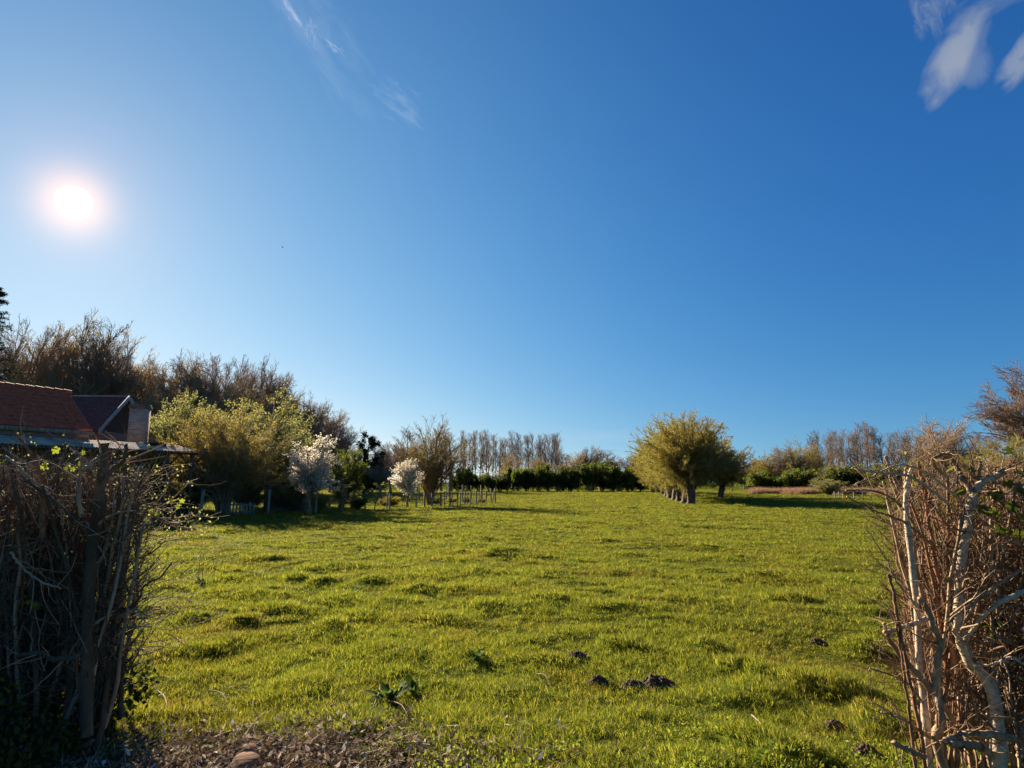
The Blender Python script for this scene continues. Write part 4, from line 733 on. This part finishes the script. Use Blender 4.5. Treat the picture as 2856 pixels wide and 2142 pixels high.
# right hedge
hg, o0, rng = hedge('trimmed_hedge', 'bare trimmed hedge of pale sunlit stems with cut ends at the right edge', 2.25, 6.5, 3.5, 4.9, 1.8, 7, 0, 0, 0, 0)
HR = [([(2790, 2200, 3.7), (2780, 1990, 3.72), (2756, 1902, 3.75), (2711, 1852, 3.75), (2685, 1798, 3.75), (2673, 1739, 3.75), (2677, 1660, 3.75), (2680, 1573, 3.76), (2694, 1489, 3.78), (2716, 1379, 3.8)], 38, 26, 'bark_white', 'thick silvery stem forking at the top'),
      ([(2716, 1382, 3.8), (2690, 1340, 3.82), (2672, 1310, 3.84), (2658, 1284, 3.85)], 18, 12, 'bark', None),
      ([(2716, 1385, 3.8), (2735, 1350, 3.8), (2765, 1335, 3.78), (2802, 1315, 3.75)], 24, 17, 'bark_white', None),
      ([(2720, 1380, 3.8), (2728, 1340, 3.84), (2735, 1290, 3.86), (2728, 1276, 3.86)], 14, 9, 'bark', None),
      ([(2600, 2210, 3.6), (2585, 2050, 3.62), (2566, 1870, 3.65), (2557, 1713, 3.68), (2544, 1579, 3.7), (2530, 1460, 3.72), (2526, 1400, 3.73), (2532, 1345, 3.75), (2545, 1300, 3.76)], 21, 12, 'bark_white', 'straight pale stem at the left of the hedge'),
      ([(2640, 2160, 3.55), (2612, 2075, 3.55), (2622, 2020, 3.55), (2622, 1975, 3.56), (2606, 1925, 3.6), (2612, 1860, 3.6), (2622, 1800, 3.6), (2604, 1750, 3.58), (2585, 1700, 3.55), (2564, 1668, 3.5)], 24, 15, 'bark_pale', 'hooked stem with a splintered cut end'),
      ([(2660, 2010, 3.7), (2607, 1935, 3.62), (2533, 1852, 3.58), (2482, 1790, 3.55), (2470, 1752, 3.55), (2466, 1738, 3.55)], 19, 9, 'bark', None),
      ([(2590, 1725, 3.7), (2535, 1745, 3.6), (2468, 1762, 3.5)], 14, 11, 'bark_white', None),
      ([(2590, 2210, 3.5), (2578, 2124, 3.5), (2557, 1991, 3.5), (2527, 1843, 3.5), (2504, 1724, 3.5), (2489, 1650, 3.52), (2480, 1602, 3.53)], 12, 8, 'bark_red', 'straight reddish shoot'),
      ([(2560, 2200, 3.48), (2545, 2060, 3.48), (2524, 1900, 3.48), (2500, 1740, 3.5)], 10, 6, 'bark_red', None),
      ([(2780, 2120, 3.9), (2740, 2085, 3.6), (2690, 2075, 3.5), (2653, 2078, 3.4)], 26, 17, 'bark_pale', None),
      ([(2830, 2060, 3.7), (2730, 2045, 3.6), (2680, 2050, 3.5), (2635, 2068, 3.42)], 22, 15, 'bark_pale', None),
      ([(2580, 2110, 3.5), (2560, 2105, 3.45), (2520, 2085, 3.42), (2490, 2070, 3.4)], 12, 14, 'bark', None),
      ([(2860, 2120, 3.9), (2850, 2000, 3.95), (2862, 1880, 4), (2840, 1780, 4), (2862, 1690, 4.0)], 36, 28, 'bark_pale', None),
      ([(2620, 1900, 3.9), (2590, 1740, 3.95), (2560, 1600, 4), (2545, 1500, 4), (2500, 1380, 4.02), (2478, 1300, 4.0), (2468, 1272, 4)], 15, 8, 'bark', None),
      ([(2660, 1860, 3.85), (2640, 1700, 3.9), (2610, 1580, 3.9), (2590, 1450, 3.95), (2575, 1350, 3.95), (2560, 1290, 3.95)], 15, 9, 'bark_red', None),
      ([(2560, 1480, 3.8), (2500, 1400, 3.7), (2440, 1370, 3.6), (2358, 1368, 3.5)], 9, 4, 'bark', None),
      ([(2600, 1520, 3.8), (2520, 1455, 3.7), (2440, 1425, 3.6), (2362, 1385, 3.55)], 8, 4, 'bark', None),
      ([(2700, 1420, 3.9), (2600, 1330, 3.7), (2510, 1298, 3.62), (2430, 1330, 3.6), (2385, 1352, 3.6)], 8, 4, 'bark_white', None),
      ([(2640, 1400, 3.8), (2540, 1330, 3.6), (2440, 1318, 3.6), (2378, 1305, 3.55)], 10, 5, 'bark_white', None),
      ([(2640, 1330, 3.9), (2600, 1290, 3.8), (2622, 1268, 3.75), (2650, 1262, 3.7)], 11, 8, 'bark', None),
      ([(2900, 1560, 3.7), (2800, 1620, 3.68), (2700, 1690, 3.66), (2640, 1740, 3.6)], 10, 6, 'bark_pale', None),
      ([(2880, 1640, 3.6), (2790, 1680, 3.6), (2740, 1720, 3.62), (2690, 1790, 3.7)], 15, 10, 'bark_white', None),
      ([(2870, 1860, 3.5), (2820, 1835, 3.5), (2780, 1850, 3.5), (2720, 1862, 3.5)], 10, 7, 'bark_white', None),
      ([(2575, 1960, 3.6), (2520, 1900, 3.55), (2450, 1870, 3.5), (2422, 1865, 3.45)], 8, 3, 'bark', None),
      ([(2600, 2060, 3.6), (2540, 2020, 3.5), (2490, 1995, 3.45), (2458, 1986, 3.4)], 9, 4, 'bark_pale', None),
      ([(2620, 1760, 3.8), (2560, 1700, 3.7), (2500, 1620, 3.6), (2470, 1560, 3.6), (2405, 1460, 3.55)], 8, 3, 'bark_dark', None)]
hp = []
for pix, w0, w1, mt, lab in HR: p, r = hero(hg, o0, 'stem', pix, w0, w1, mt, rng, label=lab); hp.append((p, r))
def mass(hg, o0, rng, n, xf, zt, mats, nk, lean, leafmat, nleaf, lsize, lz):
    """the rest of the hedge: stems rising from the ground, cut at one height, with side twigs"""
    y = rng.uniform(*lean[2:4], n); x = xf(rng, n) * (y / lean[2]) ** .9; P0 = np.stack([x, y, np.full(n, -.05)], -1) - o0
    D0 = np.stack([np.clip(rng.normal(lean[0], .13, n), -.16, .3) * np.sign(lean[0]), rng.normal(lean[1], .10, n), np.ones(n)], -1); Ln = zt * rng.uniform(.75, 1.03, n); R0_ = rng.uniform(.005, .016, n) * (1 + (rng.uniform(size=n) < .12) * .8)
    q, rd = run(rng, P0, D0, Ln, R0_, R0_ * .55, 12, .075, .05)
    tipx = np.abs(q[..., 0] + o0[0]) / (q[..., 1] + o0[1]); okk = tipx.min(1) > (.58 if o0[0] > 0 else .57); q, rd, Ln = q[okk], rd[okk], Ln[okk]; n = len(q)
    for k in range(len(mats) - 0):
        sel = np.arange(n) % len(mats) == k; m = MB(); m.tubes(q[sel], rd[sel], 6, 0, 1); o = link('stems', m.mesh('stems', [M[mats[k]], M['cut']]), hg); o['kind'] = 'stuff'
    m = MB(); q2, r2, l2 = kids(rng, q, rd, Ln, **lv(nk, .08, 1, 48, 18, .24, .2, .5, .0022, 7, .2, .03)); m.tubes(q2, r2, 4)
    q3, r3, l3 = kids(rng, q2, r2, l2, **lv(3, .2, 1, 42, 15, .45, .2, .7, .0012, 4, .2, .02)); m.tubes(q3, r3, 3); o = link('twigs', m.mesh('twigs', [M[mats[0]]]), hg); o['kind'] = 'stuff'
    c_ = q3.reshape(-1, 3); c_ = c_[rng.permutation(len(c_))]; c_ = c_[rng.uniform(size=len(c_)) < np.clip((c_[:, 2] - lz[0]) / (lz[1] - lz[0]), .02, 1)][:nleaf]
    c_ = c_[:, None] + rng.normal(size=(len(c_), 3, 3)) * .012
    m = MB(); m.leaves(c_.reshape(-1, 3), rng, lsize, .7, 0); o = link('leaves', m.mesh('leaves', [M[leafmat]]), hg)
    return q
mass(hg, o0, rng, 560, lambda r, n: 2.36 + 4.4 * r.uniform(0, 1, n) ** 1.1, 1.74, ['hedge_brown', 'bark_pale', 'bark_red', 'hedge_brown'], 15, (.03, 0, 3.84, 5.0), 'lf_fresh', 420, .022, (-.5, 2.2))
crossing(hg, o0, rng, 1500, (2.36, 5.2), (3.8, 4.8), (.05, 1.6), ['hedge_brown', 'bark_pale', 'bark_red', 'hedge_brown', 'hedge_brown'], (.2, .7), (.002, .0062))
crossing(hg, o0, rng, 150, (2.42, 4.2), (3.5, 3.8), (.1, 1.6), ['bark_pale', 'hedge_brown'], (.2, .5), (.003, .0065))
mass(hg, o0, rng, 75, lambda r, n: 2.30 + 2.6 * r.uniform(0, 1, n), 1.72, ['hedge_brown', 'bark_red', 'hedge_brown', 'bark_pale'], 12, (.04, 0, 3.76, 3.95), 'lf_fresh', 60, .02, (-.5, 2.2))
# side twigs on the drawn stems
q = np.stack([h[0] for h in hp]); r = np.stack([h[1] for h in hp]); m = MB(); q2, r2, l2 = kids(rng, q, r, np.full(len(q), 1.0), **lv(7, .1, 1, 50, 15, .26, .2, .35, .002, 6, .16, .03)); m.tubes(q2, r2, 4); m_o = link('twigs', m.mesh('twigs', [M['hedge_brown']]), hg); m_o['kind'] = 'stuff'
def lobed(c, nrm_, size, rng):            # a lobed maple-like leaf as a fan
    u = nrm(np.cross(nrm_, rng.normal(size=3))); v = np.cross(nrm_, u); a = np.linspace(0, 2 * math.pi, 21)[:-1]; rr = size * (.55 + .45 * np.abs(np.cos(a * 2.5)) ** .7)
    return np.vstack([c, c + u * (rr * np.cos(a))[:, None] + v * (rr * np.sin(a))[:, None] + nrm_ * (rng.normal(size=(20, 1)) * size * .06)])
def lobed_leaves(par, o0, spots, size, mt, rng):
    m = MB()
    for px, py, Y in spots:
        for _ in range(3):
            c_ = P(px, py, Y) - o0 + rng.normal(size=3) * .03; V_ = lobed(c_, nrm(rng.normal(size=3) + np.array([0, -.6, .8])), size * rng.uniform(.7, 1.2), rng); k = np.arange(20)
            m.add(V_, np.stack([np.zeros(20, int), k + 1, (k + 1) % 20 + 1], -1), 0)
    link('broad_leaves', m.mesh('broad_leaves', [M[mt]]), par)
lobed_leaves(hg, o0, [(2740, 1420, 3.6), (2775, 1432, 3.6), (2840, 1425, 3.6), (2700, 1300, 3.8), (2680, 1300, 3.9), (2820, 1350, 3.7), (2850, 1360, 3.7), (2825, 1240, 3.8), (2780, 1400, 3.7), (2660, 1380, 3.9), (2850, 1470, 3.7), (2860, 1870, 3.5), (2765, 1745, 3.8)], .038, 'lf_green', rng)

# left hedge
hg2, o2, rng = hedge('trimmed_hedge', 'dark backlit hedge of bare tangled stems and budding leaves at the left edge', -6.8, -2.4, 3.8, 5.4, 1.9, 9, 0, 0, 0, 0)
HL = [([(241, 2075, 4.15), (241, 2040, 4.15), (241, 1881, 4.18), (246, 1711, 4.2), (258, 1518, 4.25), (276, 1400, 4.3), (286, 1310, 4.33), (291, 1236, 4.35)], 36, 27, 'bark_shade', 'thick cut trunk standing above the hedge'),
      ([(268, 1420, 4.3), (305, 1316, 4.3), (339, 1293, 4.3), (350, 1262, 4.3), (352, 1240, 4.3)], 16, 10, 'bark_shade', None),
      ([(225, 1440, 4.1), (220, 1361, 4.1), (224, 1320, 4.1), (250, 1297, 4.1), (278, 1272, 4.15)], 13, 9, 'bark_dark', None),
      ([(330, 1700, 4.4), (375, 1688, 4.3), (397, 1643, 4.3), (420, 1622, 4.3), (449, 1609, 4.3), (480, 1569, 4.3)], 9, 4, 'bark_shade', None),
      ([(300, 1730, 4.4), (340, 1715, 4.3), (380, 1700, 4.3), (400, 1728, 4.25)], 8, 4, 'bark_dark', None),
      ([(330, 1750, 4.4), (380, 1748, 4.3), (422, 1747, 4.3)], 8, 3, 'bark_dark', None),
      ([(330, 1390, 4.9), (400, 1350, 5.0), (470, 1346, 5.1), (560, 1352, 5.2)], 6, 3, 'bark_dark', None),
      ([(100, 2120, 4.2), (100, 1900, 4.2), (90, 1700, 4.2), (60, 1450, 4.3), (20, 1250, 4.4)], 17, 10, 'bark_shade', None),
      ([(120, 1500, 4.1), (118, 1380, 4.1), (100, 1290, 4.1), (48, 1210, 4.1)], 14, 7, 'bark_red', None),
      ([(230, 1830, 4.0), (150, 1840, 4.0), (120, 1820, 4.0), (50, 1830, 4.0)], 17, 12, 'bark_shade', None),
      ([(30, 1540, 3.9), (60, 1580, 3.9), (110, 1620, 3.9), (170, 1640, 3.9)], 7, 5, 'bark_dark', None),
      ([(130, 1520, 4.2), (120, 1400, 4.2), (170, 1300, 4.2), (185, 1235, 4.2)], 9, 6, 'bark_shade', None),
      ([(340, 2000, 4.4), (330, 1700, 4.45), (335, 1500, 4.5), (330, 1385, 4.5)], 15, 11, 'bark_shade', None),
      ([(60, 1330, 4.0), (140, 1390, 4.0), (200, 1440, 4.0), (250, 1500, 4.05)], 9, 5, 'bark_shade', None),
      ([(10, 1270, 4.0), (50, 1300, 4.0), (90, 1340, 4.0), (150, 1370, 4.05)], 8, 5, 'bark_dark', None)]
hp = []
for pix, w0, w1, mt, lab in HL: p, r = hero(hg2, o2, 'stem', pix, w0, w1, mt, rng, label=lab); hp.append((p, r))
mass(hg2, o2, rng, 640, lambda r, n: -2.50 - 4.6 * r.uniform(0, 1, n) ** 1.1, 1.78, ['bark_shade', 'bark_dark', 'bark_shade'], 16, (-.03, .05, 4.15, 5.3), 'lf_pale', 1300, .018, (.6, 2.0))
q = np.stack([h[0] for h in hp]); r = np.stack([h[1] for h in hp]); m = MB(); q2, r2, l2 = kids(rng, q, r, np.full(len(q), 1.0), **lv(6, .2, 1, 50, 15, .3, .2, .35, .0025, 6, .16, .03)); m.tubes(q2, r2, 4); m_o = link('twigs', m.mesh('twigs', [M['bark_dark']]), hg2); m_o['kind'] = 'stuff'
crossing(hg2, o2, rng, 2600, (-2.62, -6.2), (4.1, 5.3), (.2, 1.7), ['bark_shade', 'bark_dark', 'bark_red'], (.2, .6), (.002, .005))
# the hedge's loose right-hand side: fine shoots reaching over the meadow, and leafy sprays
n = 60; P0 = np.stack([rng.uniform(-3.0, -2.7, n), rng.uniform(4.3, 5.4, n), rng.uniform(.25, 1.6, n)], -1) - o2
q, rd = run(rng, P0, np.stack([np.full(n, .8), rng.normal(0, .3, n), rng.normal(.35, .5, n)], -1), rng.uniform(.2, .42, n), np.full(n, .004), np.full(n, .0018), 8, .14, .02); m = MB(); m.tubes(q, rd, 4)
q2, r2, l2 = kids(rng, q, rd, np.full(n, .4), **lv(6, .2, 1, 45, 15, .45, .2, .6, .0018, 5, .16, .03)); m.tubes(q2, r2, 3); m_o = link('twigs', m.mesh('twigs', [M['bark_dark']]), hg2); m_o['kind'] = 'stuff'
c_ = q2.reshape(-1, 3); c_ = c_[c_[:, 2] > .85]; c_ = c_[rng.uniform(size=len(c_)) < .16]; c_ = (c_[:, None] + rng.normal(size=(len(c_), 3, 3)) * .02).reshape(-1, 3)
m = MB(); m.leaves(c_, rng, .02, .7, 0); link('leaves', m.mesh('leaves', [M['lf_pale']]), hg2)
lobed_leaves(hg2, o2, [(155, 1255, 4.4), (225, 1275, 4.4), (200, 1300, 4.4), (130, 1310, 4.5), (5, 1275, 4.5), (350, 1290, 4.6), (490, 1400, 4.8), (420, 1425, 4.8), (105, 1690, 4.0), (30, 1905, 3.9), (50, 1925, 3.9)], .026, 'lf_fresh', rng)
# dark undergrowth of nettles and ivy at the foot of the left hedge
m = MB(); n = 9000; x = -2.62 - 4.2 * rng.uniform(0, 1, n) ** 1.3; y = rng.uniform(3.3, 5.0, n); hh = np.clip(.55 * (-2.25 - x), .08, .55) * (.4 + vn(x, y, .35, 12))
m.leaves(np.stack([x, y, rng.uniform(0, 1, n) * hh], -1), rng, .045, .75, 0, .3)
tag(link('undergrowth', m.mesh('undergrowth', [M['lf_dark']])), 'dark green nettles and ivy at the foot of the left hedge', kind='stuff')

# ------------------------------------------------------------------ small things on the ground
def disc(px, py, w, h, rz, tilt, lab):
    g_ = G(px, py); Y = g_[1]; rx = w / 1772 * Y / 2; rng = np.random.default_rng(int(px)); k = 28; a = np.arange(k) / k * 2 * math.pi; ir = 1 + .06 * np.sin(a * 3 + 1) + .03 * np.sin(a * 7) + .02 * rng.normal(size=k)
    ring = lambda z_, s_: np.stack([np.cos(a) * rx * ir * s_, np.sin(a) * rx * ir * s_ * 1.0, np.full(k, z_)], -1)
    V_ = np.concatenate([ring(0, .98), ring(h * .95, 1), ring(h, .95), [[0, 0, h]]]); j = np.arange(k); j2 = (j + 1) % k
    F_ = [(np.concatenate([np.stack([j, j2, j2 + k, j + k], -1), np.stack([j + k, j2 + k, j2 + 2 * k, j + 2 * k], -1)]), 1), (np.stack([j + 2 * k, j2 + 2 * k, np.full(k, 3 * k)], -1), 0)]
    o = link('log_slice', mesh_np('log_slice', V_, F_, [M['rings'], M['bark']]), None, (g_[0], g_[1], hz(g_[0], g_[1]) + .035)); o.rotation_euler = (tilt, 0, rz); tag(o, lab, 'log slice')
M['rings'] = mat('sawn_wood', [(0, (.08, .03, .016)), (.5, (.26, .12, .06)), (1, (.48, .25, .14))], scale=2.2, stretch=(4, 24, 4), rot=(0, 0, .5), bump=.2)
disc(686, 2112, 66, .03, .3, R(18), 'larger sawn log slice with a reddish cut face at the bottom edge of the meadow')
disc(696, 2072, 34, .02, 1.0, R(16), 'smaller sawn log slice just behind the larger one')
def clod(px, py, w, h, seed, lab):
    g_ = G(px, py); rx = w / 1772 * g_[1] / 2; n1, n2 = 40, 20; a, b = np.meshgrid(np.arange(n1) / n1 * 2 * math.pi, np.linspace(0, 1, n2), indexing='ij')
    X_ = np.cos(a) * b * rx; Y_ = np.sin(a) * b * rx * .75; Z_ = h * np.cos(b * math.pi / 2) ** .8 * (.55 + .9 * vn(X_, Y_, rx * .35, seed)) + .25 * h * (vn(X_, Y_, rx * .12, seed + 1) - .5) * (b < .95); Z_[:, -1] = -.05
    V_ = np.stack([X_, Y_, Z_], -1).reshape(-1, 3); i, j = np.meshgrid(np.arange(n1), np.arange(n2 - 1), indexing='ij'); i2 = (i + 1) % n1
    m = MB(); m.add(V_, np.stack([i * n2 + j, i * n2 + j + 1, i2 * n2 + j + 1, i2 * n2 + j], -1).reshape(-1, 4), 0)
    rc = np.random.default_rng(seed); nc = 150; ca = rc.uniform(0, 6.283, nc); cr_ = rx * rc.uniform(0, 1.35, nc) ** .7; cc_ = np.stack([np.cos(ca) * cr_, np.sin(ca) * cr_ * .75, h * np.cos(np.clip(cr_ / rx, 0, 1) * math.pi / 2) ** .8 * .9 + .005], -1); sz_ = rc.uniform(.006, .02, (nc, 1, 1))
    oc = np.array([[1, 0, 0], [0, 1, 0], [-1, 0, 0], [0, -1, 0], [0, 0, 1], [0, 0, -1]], float)[None] * sz_ * rc.uniform(.6, 1.3, (nc, 6, 1)) + cc_[:, None]; k6 = np.arange(nc)[:, None, None] * 6
    m.add(oc, (k6 + np.array([[0, 1, 4], [1, 2, 4], [2, 3, 4], [3, 0, 4], [1, 0, 5], [2, 1, 5], [3, 2, 5], [0, 3, 5]])[None]).reshape(-1, 3), 0); me = m.mesh('molehill', [M['dirt']])
    tag(link('molehill', me, None, (g_[0], g_[1], hz(g_[0], g_[1]) + .01)), lab, 'molehill', 'molehills in the meadow')
clod(1832, 1878, 95, .08, 1, 'largest dark molehill, to the right in the middle of the meadow'); clod(1765, 1880, 60, .045, 2, 'low earth heap touching the left side of the largest molehill'); clod(1668, 1876, 46, .06, 3, 'small pointed molehill left of the largest one')
clod(1610, 1818, 50, .05, 4, 'molehill behind and left of the pointed small one'); clod(2412, 2068, 62, .055, 5, 'molehill close to the foot of the right hedge'); clod(2325, 1990, 46, .035, 6, 'flat grey molehill further from the right hedge'); clod(2275, 1772, 40, .035, 7, 'flat molehill between the tussocks far in front of the right hedge')
def dock(px, py, sz, seed, n, lab):
    rng = np.random.default_rng(seed); g_ = G(px, py); m = MB()
    for k in range(n):
        a = rng.uniform(0, 6.283); L_ = sz * rng.uniform(.6, 1.15); el = rng.uniform(.5, 1.35); w = L_ * rng.uniform(.13, .2); t = np.linspace(0, 1, 7); d = np.array([math.cos(a), math.sin(a)]); bend = el - t * rng.uniform(.3, 1.1)
        xx = np.cumsum(np.cos(bend)) * L_ / 7; zz = np.cumsum(np.sin(bend)) * L_ / 7; wd = w * np.sin(np.clip(t * 1.0, 0, 1) * math.pi * .93 + .12) ** .8; pr = np.array([-d[1], d[0]]); wav = rng.normal(0, .012, 7)
        c0_ = np.stack([d[0] * xx, d[1] * xx, zz], -1); l_ = c0_ + np.stack([pr[0] * wd, pr[1] * wd, wd * .35 + wav], -1); r_2 = c0_ - np.stack([pr[0] * wd, pr[1] * wd, -wd * .35 + wav], -1)
        V_ = np.concatenate([l_, c0_, r_2]); i_ = np.arange(6); m.add(V_, np.concatenate([np.stack([i_, i_ + 1, i_ + 8, i_ + 7], -1), np.stack([i_ + 7, i_ + 8, i_ + 15, i_ + 14], -1)]), 0)
    tag(link('dock_plant', m.mesh('dock_plant', [M['dock']]), None, (g_[0], g_[1], hz(g_[0], g_[1]))), lab, 'weed', 'broad-leaved docks in the meadow')
M['dock'] = leafm('dock_leaves', (.03, .06, .012), (.10, .15, .03), .35)
dock(1085, 1925, .21, 1, 12, 'large dark broad-leaved dock in the near meadow, left of centre'); dock(1150, 1905, .17, 2, 7, 'pale folded dock leaves just right of the large dark dock'); dock(1325, 1822, .15, 3, 14, 'dock with upright leaves standing alone in mid-meadow near the centre')
dock(565, 1640, .16, 4, 8, 'yellowish weed clump at the foot of dry stalks, right of the left hedge'); dock(1680, 1870, .12, 5, 6, 'little dock beside the pointed molehill')
for i, (px, py, h_, lab) in enumerate([(552, 1630, .75, 'tallest dry weed stalk right of the left hedge'), (562, 1632, .5, 'shorter dry weed stalk beside the tallest one'), (590, 1628, .6, 'slanting dry weed stalk right of the tallest one')]):
    g_ = G(px, py); m = MB(); q = run(np.random.default_rng(i), np.zeros((1, 3)), np.array([[.25 * (i == 2), 0, 1.]]), np.array([h_]), np.array([.006]), np.array([.003]), 6, .04, 0); m.tubes(*q, 4); tag(link('dry_stalk', m.mesh('dry_stalk', [M['bark']]), None, (g_[0], g_[1], hz(g_[0], g_[1]))), lab, 'plant stalk', 'dry stalks in the grass')
# sticks lying in the grass
for i, (a_, b_, lab) in enumerate([((1495, 1862), (1530, 1884), 'pale stick lying in mid-meadow'), ((1085, 1945), (1140, 1992), 'pale dead stalk below the large dock'), ((1040, 1955), (1060, 1890), 'pale upright dead stem left of the large dock'), ((440, 1895), (470, 1955), 'dark stick poking up at the shaded left grass edge'), ((585, 1905), (640, 1945), 'thin curved straw near the litter'), ((2095, 1970), (2140, 2060), 'thin dark stem leaning in the right meadow')]):
    p0, p1 = G(*a_), G(*b_); o_ = (p0 + p1) / 2; zz = hz(o_[0], o_[1]); m = MB(); q = smooth([p0 - o_, np.array([.02, 0, .03]), p1 - o_], 7)[None] + np.array([0, 0, .03]); m.tubes(q, np.linspace(.005, .002, 7)[None], 5); tag(link('stick', m.mesh('stick', [M['bark_dark'] if 'dark' in lab else M['bark_pale']]), None, (o_[0], o_[1], zz)), lab, 'stick')
# leaf and wood litter, stuff
rng = np.random.default_rng(31); n = 26000
x = rng.normal(-1.6, 1.0, n); y = 4.0 + rng.normal(0, .5, n); den = np.exp(-(((x + 1.75) / 1.3) ** 2 + ((y - 3.95) / .68) ** 2)) + .6 * (vn(x, y, .25, 44) - .5); k = (rng.uniform(size=n) < den * 1.1) & (y > 2.6) & (np.hypot(x - G(690, 2100)[0], y - G(690, 2100)[1]) > .12); x, y = x[k], y[k]
M['litter'] = mat('brown_litter', [(0, (.05, .03, .018)), (.45, (.20, .13, .075)), (.85, (.42, .31, .20)), (1, (.75, .68, .58))], island=True, trans=.15)
m = MB(); nl = len(x) // 2; z = height(x, y); m.leaves(np.stack([x, y, z + rng.uniform(.0, .045, len(x))], -1)[:nl], rng, .045, .5, 0)
P0 = np.stack([x, y, z + rng.uniform(.0, .03, len(x))], -1)[nl:]; q, rd = run(rng, P0, np.stack([rng.normal(size=len(P0)), rng.normal(size=len(P0)), rng.normal(size=len(P0)) * .25], -1), rng.uniform(.04, .20, len(P0)), rng.uniform(.0012, .004, len(P0)), np.full(len(P0), .001), 4, .12, 0); m.tubes(q, rd, 3)
tag(link('leaf_litter', m.mesh('leaf_litter', [M['litter']])), 'brown dead leaves, chips and twigs on the ground in front of the left hedge', kind='stuff')
# low clover-like weeds in the near grass
n = 16000; x = rng.uniform(-1.1, 3.0, n); y = rng.uniform(2.6, 4.6, n); k = vn(x, y, .35, 61) + .35 * vn(x, y, .12, 62) > .55 + .25 * np.clip((y - 3.9) / .7, 0, 1) + .2 * np.clip((x - 1.6), 0, 1); x, y = x[k], y[k]
m = MB(); m.leaves(np.stack([x, y, height(x, y) + rng.uniform(.01, 1, len(x)) * .09], -1), rng, .024, .6, 0, .3)
tag(link('ground_weeds', m.mesh('ground_weeds', [M['lf_fresh']])), 'low small-leaved weeds growing through the nearest grass', kind='stuff')
